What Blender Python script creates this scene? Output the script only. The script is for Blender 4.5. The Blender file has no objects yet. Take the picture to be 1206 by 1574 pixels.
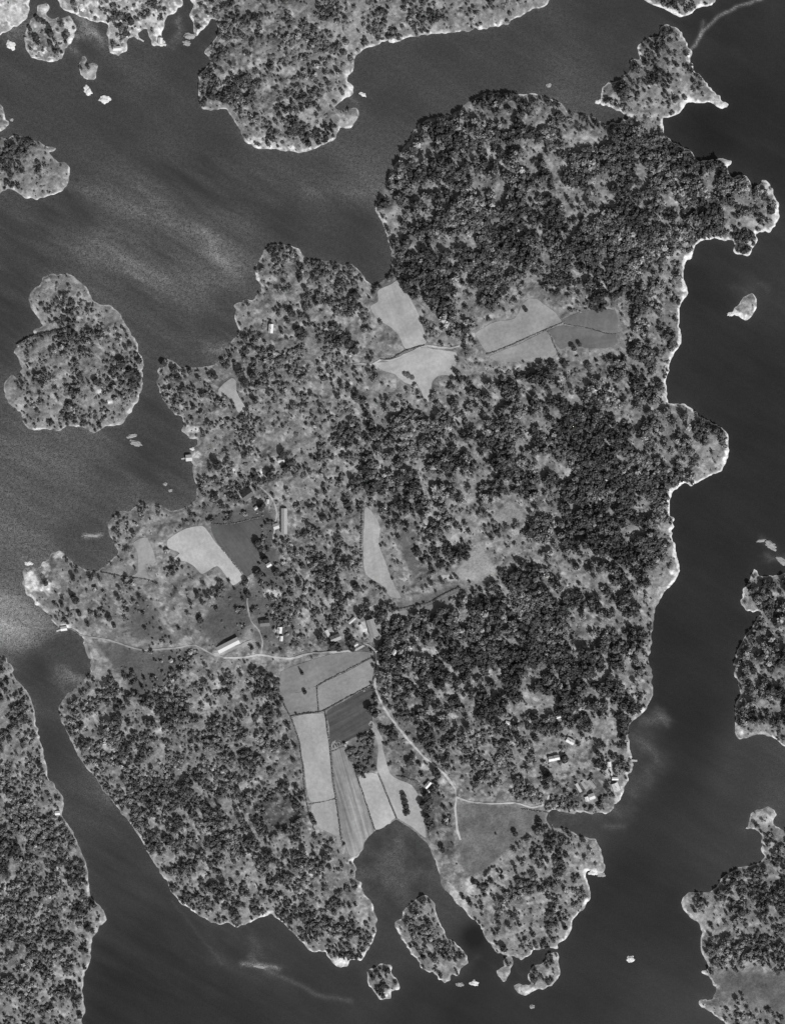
import bpy, math, random
import numpy as np
from mathutils import Vector, Matrix, noise as mnoise
from mathutils.geometry import delaunay_2d_cdt

# ------------------------------------------------------------------ camera, world, sun, exposure
W, H = 1206.0, 1574.0            # one unit = one metre
CAM_H = 3300.0
SUN_AZ_X, SUN_AZ_Y = 0.52, -0.854   # horizontal direction towards the sun (south-south-east)
SUN_EL = math.radians(40)
sc = bpy.context.scene
C = sc.collection
cam_d = bpy.data.cameras.new("camera")
cam = bpy.data.objects.new("camera", cam_d); C.objects.link(cam)
cam.location = (W/2, -H/2, CAM_H)
cam_d.sensor_fit = 'VERTICAL'; cam_d.sensor_height = 24.0
cam_d.lens = 24.0*CAM_H/H
cam_d.clip_start = 10; cam_d.clip_end = 30000
sc.camera = cam
wd = bpy.data.worlds.new("World"); sc.world = wd; wd.use_nodes = True
nt = wd.node_tree; nt.nodes.clear()
sky = nt.nodes.new('ShaderNodeTexSky'); sky.sky_type = 'NISHITA'; sky.sun_disc = False
sky.sun_elevation = SUN_EL; sky.sun_rotation = math.atan2(SUN_AZ_X, SUN_AZ_Y)
bw = nt.nodes.new('ShaderNodeRGBToBW'); bg = nt.nodes.new('ShaderNodeBackground'); out = nt.nodes.new('ShaderNodeOutputWorld')
bg.inputs['Strength'].default_value = 0.085
nt.links.new(sky.outputs[0], bw.inputs[0]); nt.links.new(bw.outputs[0], bg.inputs[0]); nt.links.new(bg.outputs[0], out.inputs[0])
sun_d = bpy.data.lights.new("sun", 'SUN'); sun_d.energy = 4.1; sun_d.angle = math.radians(0.5); sun_d.color = (1, 1, 1)
sun = bpy.data.objects.new("sun", sun_d); C.objects.link(sun)
sd = Vector((SUN_AZ_X*math.cos(SUN_EL), SUN_AZ_Y*math.cos(SUN_EL), math.sin(SUN_EL)))
sun.rotation_euler = (-sd).to_track_quat('-Z', 'Y').to_euler()
sun.location = (W/2, -H/2, 2500)
sc.view_settings.view_transform = 'Standard'; sc.view_settings.look = 'None'
sc.view_settings.exposure = 0.0; sc.view_settings.gamma = 1.0
try:
    sc.cycles.max_bounces = 5; sc.cycles.diffuse_bounces = 3; sc.cycles.glossy_bounces = 2
except Exception: pass

KALB = 1.0                        # display grey -> surface albedo
def alb(g): return KALB*((g/255.0+0.055)/1.055)**2.4

rng = np.random.default_rng(7); random.seed(7)

# ------------------------------------------------------------------ traced outlines (metres, x right, y down)
ISL = {}
ISL['main'] = [(800,146),(768,143),(745,143),(718,158),(692,176),(665,182),(645,189),(639,199),(629,216),(619,232),(612,245),(599,265),(589,289),(584,302),(576,318),(581,332),(591,352),(599,375),(602,400),(602,413),(599,421),(588,430),(576,439),(566,433),(556,420),(543,410),(513,404),(488,400),(476,399),(468,396),(460,381),(440,376),(420,376),(410,382),(397,400),(394,420),(400,443),(391,458),(375,461),(363,471),(362,484),(363,496),(368,509),(355,526),(345,546),(332,559),(318,564),(298,564),(282,567),(275,562),(265,554),(252,551),(245,566),(242,579),(244,596),(252,616),(262,629),(275,639),(282,645),(282,655),(278,662),(289,670),(305,675),(296,687),(291,697),(293,710),(298,715),(297,732),(302,748),(302,768),(289,778),(265,786),(255,781),(245,775),(222,771),(212,776),(199,785),(184,786),(172,798),(166,803),(167,820),(176,833),(182,850),(166,866),(146,881),(143,878),(119,871),(103,856),(93,846),(80,850),(75,860),(66,865),(63,873),(40,873),(36,883),(38,903),(50,921),(66,936),(80,951),(92,966),(109,966),(126,976),(131,989),(136,1002),(143,1029),(126,1045),(116,1059),(100,1070),(93,1082),(92,1100),(99,1115),(109,1138),(123,1165),(143,1191),(159,1214),(186,1247),(209,1277),(232,1317),(255,1353),(265,1373),(282,1391),(305,1406),(332,1421),(352,1418),(365,1426),(381,1419),(400,1412),(417,1405),(436,1421),(456,1439),(480,1463),(500,1464),(516,1486),(534,1486),(538,1475),(556,1476),(563,1463),(577,1439),(579,1416),(572,1390),(559,1373),(553,1356),(545,1338),(546,1320),(559,1300),(564,1290),(576,1277),(599,1265),(612,1260),(632,1274),(652,1290),(662,1307),(672,1333),(679,1360),(695,1380),(715,1403),(732,1419),(748,1446),(764,1465),(780,1469),(788,1471),(800,1476),(809,1469),(824,1460),(847,1458),(857,1458),(856,1452),(869,1444),(877,1429),(879,1415),(891,1402),(906,1380),(906,1368),(900,1344),(905,1338),(916,1345),(927,1341),(929,1328),(925,1310),(918,1294),(912,1287),(889,1287),(882,1280),(866,1273),(846,1273),(839,1260),(842,1249),(851,1244),(872,1250),(905,1249),(932,1248),(950,1232),(958,1212),(963,1198),(972,1181),(972,1168),(966,1145),(966,1115),(986,1097),(994,1085),(1003,1068),(1002,1055),(1001,1032),(996,1016),(999,992),(1002,959),(1006,936),(1016,916),(1029,900),(1045,878),(1039,853),(1034,825),(1034,800),(1029,791),(1027,771),(1035,755),(1052,742),(1062,747),(1075,738),(1108,723),(1118,699),(1118,672),(1108,657),(1082,644),(1059,626),(1039,621),(1026,619),(1022,596),(1029,566),(1029,553),(1047,526),(1044,500),(1042,473),(1057,450),(1052,433),(1049,420),(1054,400),(1062,398),(1067,378),(1082,368),(1105,368),(1125,371),(1128,388),(1148,393),(1160,378),(1165,357),(1181,355),(1196,338),(1195,312),(1181,282),(1171,277),(1163,284),(1157,292),(1152,279),(1142,269),(1125,272),(1118,262),(1123,247),(1108,244),(1089,247),(1072,247),(1059,232),(1039,221),(1021,207),(1019,186),(1019,181),(1039,176),(1055,159),(1075,158),(1092,158),(1108,167),(1117,163),(1105,149),(1092,139),(1082,123),(1067,106),(1060,93),(1060,76),(1052,63),(1045,46),(1029,38),(1014,43),(1012,55),(992,60),(979,71),(982,90),(969,93),(967,109),(953,123),(924,134),(924,152),(917,157),(929,160),(946,168),(966,180),(950,186),(943,190),(930,192),(913,179),(886,174),(876,174),(860,159),(840,151),(820,144)]
ISL['top_right'] = [(985,-40),(989,-2),(999,5),(1029,18),(1045,26),(1059,23),(1072,13),(1099,3),(1105,-40)]
ISL['north'] = [(845,-40),(841,5),(820,12),(800,24),(775,38),(748,43),(715,48),(682,51),(639,55),(619,60),(606,64),(592,62),(576,71),(559,76),(544,90),(543,103),(533,123),(541,133),(539,146),(513,163),(525,169),(546,165),(551,172),(549,182),(539,196),(523,197),(514,216),(499,221),(466,234),(423,230),(400,229),(391,226),(375,212),(368,196),(355,179),(348,167),(318,171),(308,163),(305,143),(308,113),(325,96),(315,80),(330,60),(336,45),(332,32),(326,28),(320,36),(312,45),(303,57),(297,48),(299,35),(292,22),(297,8),(296,-40)]
ISL['north_west'] = [(284,-40),(280,6),(274,13),(266,22),(258,24),(252,34),(250,44),(249,60),(254,70),(247,71),(235,70),(230,56),(227,45),(220,45),(213,53),(219,62),(214,62),(206,57),(195,62),(194,80),(170,80),(168,61),(164,51),(168,41),(163,35),(150,34),(135,30),(120,24),(107,20),(97,12),(87,-4),(80,-40)]
ISL['round_nw'] = [(59,7),(75,7),(76,13),(70,20),(79,28),(93,28),(107,25),(117,41),(113,56),(106,68),(106,75),(99,85),(93,92),(79,94),(61,92),(48,88),(41,75),(38,61),(41,47),(48,31),(56,25),(58,14)]
ISL['corner_nw'] = [(-40,-40),(47,-40),(46,10),(41,27),(30,38),(20,42),(10,50),(-40,60)]
ISL['heart'] = [(130,86),(132,90),(131,99),(140,96),(147,97),(150,104),(148,117),(145,122),(131,121),(124,113),(120,108),(121,101),(125,92)]
ISL['edge_a'] = [(-40,150),(0,159),(7,172),(9,184),(16,185),(10,196),(0,202),(-40,205)]
ISL['edge_b'] = [(-40,212),(0,212),(20,209),(40,211),(60,219),(85,230),(76,237),(90,249),(103,252),(109,265),(103,285),(90,298),(60,305),(40,303),(23,293),(13,290),(0,298),(-40,300)]
ISL['west'] = [(70,425),(90,420),(109,422),(123,433),(136,446),(144,463),(159,470),(171,471),(186,485),(199,506),(212,533),(219,556),(219,596),(209,619),(199,639),(186,652),(166,655),(146,664),(133,659),(109,655),(93,659),(66,660),(46,659),(35,645),(33,634),(13,619),(6,602),(7,586),(20,577),(30,581),(33,566),(30,553),(23,543),(28,529),(43,519),(53,513),(51,508),(66,500),(55,486),(45,463),(48,450),(63,436)]
ISL['south_a'] = [(655,1375),(665,1386),(672,1406),(682,1433),(692,1446),(708,1456),(720,1474),(712,1489),(702,1501),(694,1495),(692,1506),(682,1510),(669,1499),(649,1487),(632,1466),(616,1443),(608,1421),(619,1409),(619,1400),(639,1383)]
ISL['south_b'] = [(587,1481),(601,1484),(602,1496),(609,1506),(614,1519),(602,1522),(599,1534),(586,1536),(576,1526),(564,1509),(566,1492),(576,1487)]
ISL['south_c'] = [(755,1485),(762,1491),(773,1489),(776,1474),(786,1474),(785,1494),(780,1505),(773,1507),(764,1498)]
ISL['south_d'] = [(842,1465),(855,1465),(858,1480),(859,1498),(856,1507),(836,1521),(820,1523),(806,1531),(793,1525),(788,1516),(797,1512),(811,1514),(815,1509),(812,1498),(815,1487),(829,1483),(838,1476)]
ISL['east_skerry'] = [(1157,450),(1163,465),(1157,480),(1147,493),(1135,488),(1123,483),(1132,470),(1142,458)]
ISL['east_a'] = [(1158,871),(1166,881),(1172,887),(1200,884),(1250,880),(1250,1165),(1206,1148),(1192,1137),(1179,1130),(1163,1129),(1146,1134),(1134,1136),(1128,1126),(1129,1099),(1130,1079),(1138,1066),(1132,1046),(1128,1032),(1132,1003),(1146,977),(1158,958),(1166,948),(1170,938),(1152,940),(1148,943),(1142,934),(1140,921),(1143,903),(1154,887)]
ISL['east_b'] = [(1154,1249),(1181,1240),(1194,1252),(1186,1260),(1191,1270),(1206,1277),(1250,1280),(1250,1620),(1125,1620),(1114,1574),(1105,1565),(1088,1555),(1076,1542),(1081,1532),(1095,1536),(1098,1519),(1091,1501),(1078,1496),(1088,1486),(1081,1473),(1076,1456),(1078,1439),(1075,1421),(1055,1406),(1047,1390),(1050,1376),(1061,1371),(1085,1373),(1101,1363),(1111,1346),(1131,1335),(1154,1330),(1174,1318),(1169,1307),(1171,1290),(1167,1280),(1155,1273),(1141,1273),(1148,1268)]
ISL['south_west'] = [(-50,985),(0,1006),(10,1016),(20,1029),(23,1042),(36,1055),(50,1082),(55,1115),(63,1142),(70,1168),(75,1196),(91,1214),(99,1234),(95,1254),(109,1273),(123,1303),(133,1330),(139,1373),(156,1396),(164,1413),(153,1426),(141,1441),(141,1469),(128,1502),(126,1526),(131,1555),(126,1569),(118,1620),(-50,1620)]

def t(tx, ty, pts, s=3.015): return [(tx+a/s, ty+b/s) for a, b in pts]
# fields: (label, polygon, grey, stripe angle deg, stripe strength)
FLD = [
 ('pale hay field running down from the north cove', t(400,400,[(545,140),(600,115),(640,92),(660,120),(700,190),(735,260),(760,340),(768,388),(720,400),(672,412),(640,350),(600,310),(550,280),(520,245),(510,215),(545,190)]), 165, 113, .06),
 ('star shaped pale field with a small grove hole', t(400,400,[(530,480),(600,470),(680,432),(760,405),(800,414),(905,430),(905,490),(890,495),(905,545),(860,535),(820,540),(795,570),(790,610),(775,660),(760,655),(745,610),(725,585),(670,570),(620,530),(560,510)]), 165, 20, .03),
 ('mid grey field in the eastern clearing, north part', [(730,513),(745,503),(758,496),(790,490),(802,468),(812,460),(824,461),(836,470),(850,480),(858,490),(861,496),(840,505),(800,522),(765,538),(748,543),(738,530)], 142, 20, .05),
 ('mid grey field in the eastern clearing, south part', [(752,548),(800,528),(838,510),(853,536),(852,547),(830,555),(790,557),(762,556)], 138, 10, .05),
 ('dim field in the eastern clearing beside the pines', [(843,509),(862,502),(900,506),(944,517),(947,528),(930,536),(900,536),(880,530),(860,538),(850,522)], 104, 10, .06),
 ('dim field at the far east end of the clearing', [(864,492),(895,479),(944,478),(945,513),(900,503),(866,498)], 106, 80, .05),
 ('small pale boot shaped field near the west shore', t(0,400,[(1015,600),(1040,570),(1075,545),(1095,560),(1100,610),(1125,660),(1150,695),(1130,715),(1105,705),(1080,660),(1060,635),(1020,630)]), 172, 125, .02),
 ('very pale bare field by the western farm', t(0,800,[(870,35),(940,25),(970,55),(1000,100),(1050,150),(1100,210),(1135,260),(1085,300),(1060,270),(1010,210),(940,248),(900,210),(860,190),(800,185),(835,150),(780,125),(780,90),(830,55)]), 172, 130, .02),
 ('dark ploughed field beside the very pale field', [(325,808),(362,806),(398,798),(405,815),(400,835),(402,860),(397,876),(390,880),(377,886),(352,857),(335,835)], 92, 125, .12),
 ('narrow light field in the western meadows', t(0,800,[(622,100),(685,80),(725,190),(672,205),(695,275),(612,258),(640,240),(640,150)]), 150, 75, .05),
 ('long curved pale field in the middle of the island', [(561,779),(570,785),(580,800),(584,813),(582,836),(591,860),(599,883),(606,900),(616,918),(600,917),(586,899),(566,886),(559,873),(558,833),(560,800)], 156, 100, .05),
 ('greyish narrow strip below the dim centre strip', [(613,939),(658,930),(698,911),(706,906),(700,914),(668,941),(640,944),(614,944)], 118, 20, .06),
 ('grey meadow field north of the central farmland', t(400,800,[(190,660),(330,618),(460,604),(520,612),(524,626),(400,690),(265,758),(258,764),(180,790),(140,800),(90,795),(100,700)]), 124, 28, .05),
 ('dull grass field in the west of the central farmland', t(400,800,[(90,798),(180,795),(262,768),(268,872),(200,890),(145,896),(110,840)]), 130, 10, .05),
 ('even light field in the central farmland', t(400,800,[(268,768),(400,699),(526,634),(523,700),(508,756),(400,815),(300,868),(274,873)]), 138, 27, .05),
 ('dark ploughed field in the central farmland', t(400,800,[(312,882),(400,830),(510,770),(532,850),(514,860),(520,955),(430,1005),(332,1055),(322,960)]), 82, 28, .22),
 ('bright long field on the west of the farmland', t(400,800,[(148,912),(290,890),(306,960),(320,1060),(332,1206),(345,1280),(344,1284),(240,1302),(215,1240),(205,1128),(195,1110),(180,1020)]), 158, 97, .03),
 ('bright field below the long bright field', t(400,1174,[(240,186),(348,163),(368,328),(340,325),(270,290),(247,250)]), 152, 97, .04),
 ('striped narrow strips running to the bay head', t(400,1174,[(330,-100),(372,-112),(430,-24),(450,60),(526,300),(485,350),(470,395),(440,428),(410,415),(378,300),(352,150),(340,0)]), 128, 106, .30),
 ('bright field beside the striped strips', t(400,1174,[(454,62),(540,45),(618,235),(620,253),(532,303)]), 158, 108, .03),
 ('bright hooked field with a dark grove at the bay head', t(400,1174,[(503,-187),(520,-202),(570,-112),(568,-74),(600,40),(640,70),(700,95),(740,160),(750,220),(768,342),(700,290),(640,255),(630,238),(556,50),(540,10),(545,-90)]), 155, 112, .04),
]
MEAD = [  # open meadows with ragged edges
 (t(0,800,[(500,240),(560,195),(603,235),(608,258),(560,255)]), 135),
 ([(612,806),(622,812),(630,840),(640,870),(632,885),(622,860),(612,830)], 96),
 ([(609,926),(650,916),(680,905),(704,897),(706,902),(680,915),(658,927),(612,936)], 98),
 (t(400,800,[(1010,100),(1060,180),(1095,240),(1095,280),(1010,285),(950,270),(880,260),(900,230),(970,170)]), 140),
 ([(782,768),(802,788),(800,803),(770,806),(752,800)], 134),
 ([(703,1233),(730,1236),(800,1239),(843,1246),(841,1260),(812,1280),(772,1310),(747,1335),(722,1345),(707,1320),(702,1290)], 104),
 ([(1092,1498),(1130,1494),(1180,1496),(1250,1498),(1250,1560),(1206,1560),(1170,1545),(1140,1530),(1105,1522)], 100),
]
SOFT = [
 ([(537,1145),(550,1133),(565,1134),(578,1150),(580,1172),(570,1187),(550,1190),(538,1180),(531,1160)], 92),  # soft ground tone patches (polygon, grey)
 ([(145,985),(230,1000),(290,996),(312,1002),(292,1020),(270,1045),(235,1064),(200,1075),(192,1040),(165,1015)], 92),
 ([(215,905),(235,925),(250,960),(280,985),(210,985),(190,960),(205,930)], 98),
 ([(300,965),(340,915),(372,893),(388,905),(382,940),(400,985),(330,985)], 88),
 ([(400,850),(430,850),(440,900),(455,960),(440,990),(400,985),(385,930)], 96),
 ([(310,795),(330,790),(400,770),(425,800),(415,900),(400,890),(402,800),(330,808)], 90),
 ([(400,990),(560,980),(560,998),(410,1003)], 92),
 ([(575,1120),(600,1110),(690,1225),(700,1300),(690,1330),(660,1300),(655,1230),(610,1190)], 96),
 ([(400,1225),(450,1220),(475,1250),(470,1275),(410,1275),(385,1250)], 82),
 ([(850,1190),(930,1190),(945,1235),(900,1248),(850,1240)], 90),
 ([(590,1030),(640,1100),(700,1160),(690,1200),(620,1120),(580,1060)], 100),
 ([(530,1000),(556,985),(585,1010),(585,1060),(560,1075)], 105),
 ([(640,800),(612,800),(600,820),(640,890),(660,880)], 96),
 ([(420,680),(500,680),(500,790),(430,790)], 122),
 ([(160,1035),(195,1040),(200,1070),(170,1070),(150,1050)], 128),
 ([(60,880),(150,890),(200,930),(200,970),(130,965),(60,925)], 112),
 ([(0,-30),(300,-30),(290,60),(150,60),(0,50)], 138),
 ([(1128,1515),(1170,1550),(1206,1570),(1206,1610),(1120,1610),(1090,1550),(1100,1525)], 118),
 ([(340,1005),(395,990),(385,960),(372,980),(330,1002)], 160),
]
ROCKP = [ # bare rock ellipses (x, y, rx, ry, strength)
 (48,888,12,16,1),(70,880,8,8,.8),(88,852,12,5,1),(68,868,7,4,1),(60,905,10,4,.8),(75,900,5,10,.7),(404,728,8,6,.8),(356,723,6,3,.9),(155,602,7,4,1),(168,618,6,4,.9),
 (535,140,8,18,.8),(535,118,5,10,.8),(540,188,12,8,.35),(395,218,12,8,.7),(420,222,14,6,.5),(585,60,6,5,1),(247,55,7,14,.95),(240,30,25,10,.5),(180,76,11,5,1),(170,40,12,20,.4),
 (66,14,10,8,.5),(109,45,8,12,.6),(20,20,25,20,.35),(135,110,12,12,.35),(12,600,8,14,.2),(1183,290,10,10,.7),(1190,320,6,22,.6),(1052,440,6,20,.8),(1045,480,4,20,.8),(1044,520,4,14,.8),(1024,590,6,28,.6),
 (1048,746,14,5,.9),(1112,160,10,7,.8),(1098,150,9,6,.6),(958,190,9,7,.6),(990,178,26,4,.3),(1142,272,10,5,.5),(1120,250,8,5,.7),(1068,690,20,12,.15),(1052,1384,6,8,.5),(1080,1412,26,8,.2),
 (1172,1258,18,12,.45),(1135,1120,7,14,.6),(525,1478,12,8,.8),(552,1470,10,8,.6),(700,1380,10,14,.5),(722,1365,8,14,.6),(712,1395,6,12,.5),(556,1395,12,25,.3),(586,1528,9,7,.7),(850,1470,8,6,.6),(806,1522,10,6,.6),(770,1500,8,8,.4),
 (915,1340,8,5,.9),(1036,845,4,16,.7),(1034,880,6,5,.9),(988,1093,5,5,.8),(966,1150,4,16,.5),(560,965,10,14,.5),(420,911,14,8,.6),(424,940,5,8,.6),(545,1042,5,6,.3),(650,1178,8,6,.6),(635,1165,5,8,.4),
 (440,1045,8,6,.5),(470,1058,5,5,.4),(525,1140,12,3,.5),(645,905,12,5,.3),(688,888,12,5,.5),(522,910,8,8,.5),(505,925,12,6,.35),(150,1035,14,12,.25),(175,1048,18,8,.35),(128,985,6,16,.45),(160,1015,8,6,.3),(100,963,8,4,.9),
 (855,212,28,10,.3),(905,215,22,8,.35),(870,255,12,10,.3),(560,165,4,10,.2),(345,115,26,14,.3),(445,112,18,7,.3),(480,182,20,14,.15),(420,400,20,12,.2),(465,690,20,10,.15),(1150,340,12,8,.3),(1146,470,12,12,.4),
 (300,700,8,6,.8),(297,660,14,5,.6),(320,560,14,4,.4),(390,745,12,10,.3),(430,760,10,14,.3),(935,1185,10,16,.4),(955,1170,8,8,.3),(905,1225,10,12,.3),(60,1100,3,20,.2),(935,1210,8,8,.3),(573,964,10,14,.4),(885,900,12,8,.2),(1160,905,16,18,.2),
]
NORIM = [(610,1290,62,70),(110,1045,26,22),(870,1262,40,18),(700,165,70,60),(600,250,40,80),(900,175,30,14),(975,1130,22,28),(690,1370,30,40),(1000,980,20,90),(500,400,40,12)]
CLEAR = [ # openings in the wood (x,y,rx,ry)
 (358,100,28,18),(416,43,15,12),(446,113,18,8),(480,182,22,15),(416,150,14,12),(642,245,8,8),(662,289,12,12),(727,212,8,8),(768,290,14,14),(605,330,12,25),(672,381,15,15),(820,190,22,12),(900,216,40,12),(856,252,14,14),(916,282,18,10),(1142,315,12,12),(1150,342,16,12),(986,176,25,6),
 (446,460,20,15),(493,483,22,15),(546,503,10,22),(480,543,12,25),(483,586,10,30),(566,599,18,10),(426,682,25,20),(466,682,25,20),(470,752,22,20),(430,758,10,16),(592,768,20,12),(698,606,10,8),(725,572,14,14),(996,486,10,10),(1002,516,10,14),(1012,572,8,16),(959,589,12,8),(979,645,9,11),(850,632,10,8),(810,649,12,12),(1078,692,13,8),(840,708,14,12),
 (856,866,14,18),(909,903,16,10),(909,959,12,10),(903,1045,8,6),(840,1148,25,20),(933,1122,28,20),(368,1340,12,18),(298,1165,14,12),(430,1250,30,25),(85,275,24,20),(12,600,12,18),(520,1350,20,14),(1090,1408,30,9),(470,20,20,12),(548,20,12,30),(700,1330,20,20),(770,1360,15,12),(830,1390,20,10),(660,1250,25,30),(560,1395,15,20),(540,185,14,10),(1054,1387,16,18),(1175,1258,18,14),(930,1010,8,8),(640,1080,14,10),(760,340,10,8),(700,300,8,8),(1040,320,8,6),(880,330,9,7),(930,400,8,6),(820,600,12,8),(740,740,12,8),(880,780,9,9),(960,820,8,10)]
DENS = """1233454246556255453410007763000
1451443167566344444400004553000
0443000645666500000000037663000
0000000456445300368766066653000
4000000035553205787776555550000
5330000033443047888773498876000
6410000000000068768855887887530
3420000000000066767775677888740
0000000000000046787776778788530
0000000000450048868867899885500
0133000004657537878846798640000
0345300001346614778613658650000
0243400003534521472010006460000
3445653036766320332012147760000
1654675425646420154766567730000
1754354534346655266767756785000
1453211345346788776657776887600
0000000124246678765568888865300
0000000344535666665667888850000
0000342443435665766357888740000
0000522000345212554477667700000
0133314300445422462374667500000
0234433442445541225666557000446
0244431422555445677788656000246
0001122101453456788888756000566
7001011432100066677777777000566
6613445444400045666657674000666
6645655555600034676646565000667
6646666556500332465634324000456
5555666565500612245322243000000
6536666665530001332432222000000
6655556665330000220025500000055
6660056666664300011356400000066
6665006654675200022545400006677
6665005665655304313454400036677
6665000566455533433344000022677
6665000000044523543453000006776
6660000000000055341144000002111
6660000000000033000011000001332
6660000000000000000000000002334""".split('\n')
DENS = np.array([[int(c) for c in r] for r in DENS], float)
DENS[16:18, 25:28] = 6.5; DENS[20:25, 1:9] = np.maximum(DENS[20:25, 1:9]-.9, 0); DENS[32:37, 17:23] = np.maximum(DENS[32:37, 17:23]-.8, 0)
DENS[0:5, 24:28] = np.maximum(DENS[0:5, 24:28]-1.6, 0); DENS[0:3, 0:7] = np.maximum(DENS[0:3, 0:7]-1, 0)
WAT = [(50,130,74),(200,180,70),(220,100,76),(450,270,78),(560,280,90),(600,120,72),(800,80,72),(950,50,64),(880,140,84),(1100,60,52),(1150,200,48),(1100,200,42),(300,250,68),(100,330,74),(250,340,86),(340,400,90),(150,400,88),(300,440,88),(270,500,74),(340,500,74),(450,330,66),(540,350,68),(30,420,70),(15,500,70),(240,620,72),(230,720,66),(100,720,94),(30,740,96),(200,760,88),(50,820,95),(120,830,74),(20,940,112),(60,960,100),(20,975,112),(60,1020,62),(100,1150,66),(150,1220,74),(200,1350,62),(250,1450,54),(200,1540,48),(400,1480,62),(350,1550,50),(500,1520,58),(600,1450,66),(600,1330,74),(600,1290,68),(690,1400,70),(650,1550,50),(700,1560,45),(740,1445,44),(900,1500,48),(1000,1400,45),(960,1350,45),(1020,1200,46),(1050,1100,44),(1080,900,48),(1030,980,43),(1100,800,46),(1150,700,46),(1180,600,48),(1100,550,48),(1100,450,51),(1190,450,62),(1190,400,58),(1150,1200,62),(1190,1200,74),(1120,1300,60),(1050,1500,52),(1060,1540,62),(900,1265,66),(970,1210,54),(290,40,66),(270,60,70),(20,100,72),(70,980,60),(250,810,86)]  # water greys by spot; wind sheen is painted into the lighter western ones
WLINE = [ # painted wind-sheen streaks and pale seabed shoals: points, half width, added grey
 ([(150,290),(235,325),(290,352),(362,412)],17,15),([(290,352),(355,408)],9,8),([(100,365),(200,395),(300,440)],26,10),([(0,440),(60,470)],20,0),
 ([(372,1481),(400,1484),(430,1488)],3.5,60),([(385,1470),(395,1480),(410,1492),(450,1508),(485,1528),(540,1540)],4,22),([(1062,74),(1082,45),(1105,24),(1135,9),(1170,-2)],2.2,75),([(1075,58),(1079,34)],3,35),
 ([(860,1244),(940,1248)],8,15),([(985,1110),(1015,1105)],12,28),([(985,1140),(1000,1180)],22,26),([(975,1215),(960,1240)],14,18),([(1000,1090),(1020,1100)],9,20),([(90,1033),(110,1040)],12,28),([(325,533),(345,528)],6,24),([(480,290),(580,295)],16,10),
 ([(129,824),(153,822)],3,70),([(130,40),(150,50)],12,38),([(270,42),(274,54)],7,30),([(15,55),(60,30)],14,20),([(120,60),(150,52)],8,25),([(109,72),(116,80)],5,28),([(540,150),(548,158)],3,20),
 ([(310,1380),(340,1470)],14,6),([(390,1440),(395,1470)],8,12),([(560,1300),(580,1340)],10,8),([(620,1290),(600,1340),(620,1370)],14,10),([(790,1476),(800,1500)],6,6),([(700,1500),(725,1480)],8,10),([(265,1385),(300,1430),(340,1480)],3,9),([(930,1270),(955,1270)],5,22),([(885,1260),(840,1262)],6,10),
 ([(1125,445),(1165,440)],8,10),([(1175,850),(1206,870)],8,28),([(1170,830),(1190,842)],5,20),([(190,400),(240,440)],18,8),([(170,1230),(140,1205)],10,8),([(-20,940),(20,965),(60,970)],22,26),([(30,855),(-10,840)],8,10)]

# ------------------------------------------------------------------ noise and raster helpers
def vnoise(x, y, scale, seed, octaves=3, gain=.5):
    r = np.random.default_rng(seed); tot = 0; amp = 1; norm = 0
    for o in range(octaves):
        L = r.random((257, 257)); L[-1] = L[0]; L[:, -1] = L[:, 0]
        u = np.minimum((x/scale*2**o + 37.1*o) % 256, 255.999); v = np.minimum((y/scale*2**o + 91.7*o) % 256, 255.999)
        i = u.astype(int); j = v.astype(int); fu = u-i; fv = v-j
        fu = fu*fu*(3-2*fu); fv = fv*fv*(3-2*fv)
        val = (L[j, i]*(1-fu)+L[j, i+1]*fu)*(1-fv) + (L[j+1, i]*(1-fu)+L[j+1, i+1]*fu)*fv
        tot = tot + amp*val; norm += amp; amp *= gain
    return tot/norm
def crinkle(pts, amp=1.3, step=2.0, seed=0, closed=True):
    """subdivide a traced outline and roughen it"""
    P = np.array(pts, float); n = len(P); out = []
    for i in range(n if closed else n-1):
        p0, p1, p2, p3 = (P[(i-1) % n], P[i], P[(i+1) % n], P[(i+2) % n]) if closed else (P[max(i-1,0)], P[i], P[i+1], P[min(i+2,n-1)])
        k = max(1, int(np.hypot(*(p2-p1))/step))
        for s in range(k):
            u = s/k
            c = .5*((2*p1)+(p2-p0)*u+(2*p0-5*p1+4*p2-p3)*u*u+(3*p1-p0-3*p2+p3)*u**3)
            l = p1*(1-u)+p2*u
            out.append(.6*c+.4*l)
    if not closed: out.append(P[-1])
    A = np.array(out)
    if amp:
        A[:, 0] += amp*2*(vnoise(A[:, 0], A[:, 1], 9, seed+1, 3)-.5)*1.6
        A[:, 1] += amp*2*(vnoise(A[:, 0], A[:, 1], 9, seed+2, 3)-.5)*1.6
        if amp > 1:
            k = sstep(.45, .7, vnoise(A[:, 0], A[:, 1], 45, 77, 2))*3.4+.9
            A[:, 0] += k*2*(vnoise(A[:, 0]+50, A[:, 1], 5.5, seed+3, 2)-.5); A[:, 1] += k*2*(vnoise(A[:, 0], A[:, 1]+50, 5.5, seed+4, 2)-.5)
    return A
GS = 1.5; X0, Y0 = -36.0, -36.0
NX = int((W+72)/GS)+1; NY = int((H+72)/GS)+1
gx = X0+np.arange(NX)*GS; gy = Y0+np.arange(NY)*GS
GX, GY = np.meshgrid(gx, gy)
def raster(poly, gx=gx, gy=gy):
    P = np.asarray(poly, float); m = np.zeros((len(gy), len(gx)), bool)
    x0, y0 = P[:, 0], P[:, 1]; x1, y1 = np.roll(x0, -1), np.roll(y0, -1)
    for j, y in enumerate(gy):
        c = ((y0 <= y) & (y1 > y)) | ((y1 <= y) & (y0 > y))
        if not c.any(): continue
        xs = np.sort(x0[c]+(y-y0[c])*(x1[c]-x0[c])/(y1[c]-y0[c]))
        m[j] = (np.searchsorted(xs, gx) % 2) == 1
    return m
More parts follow.
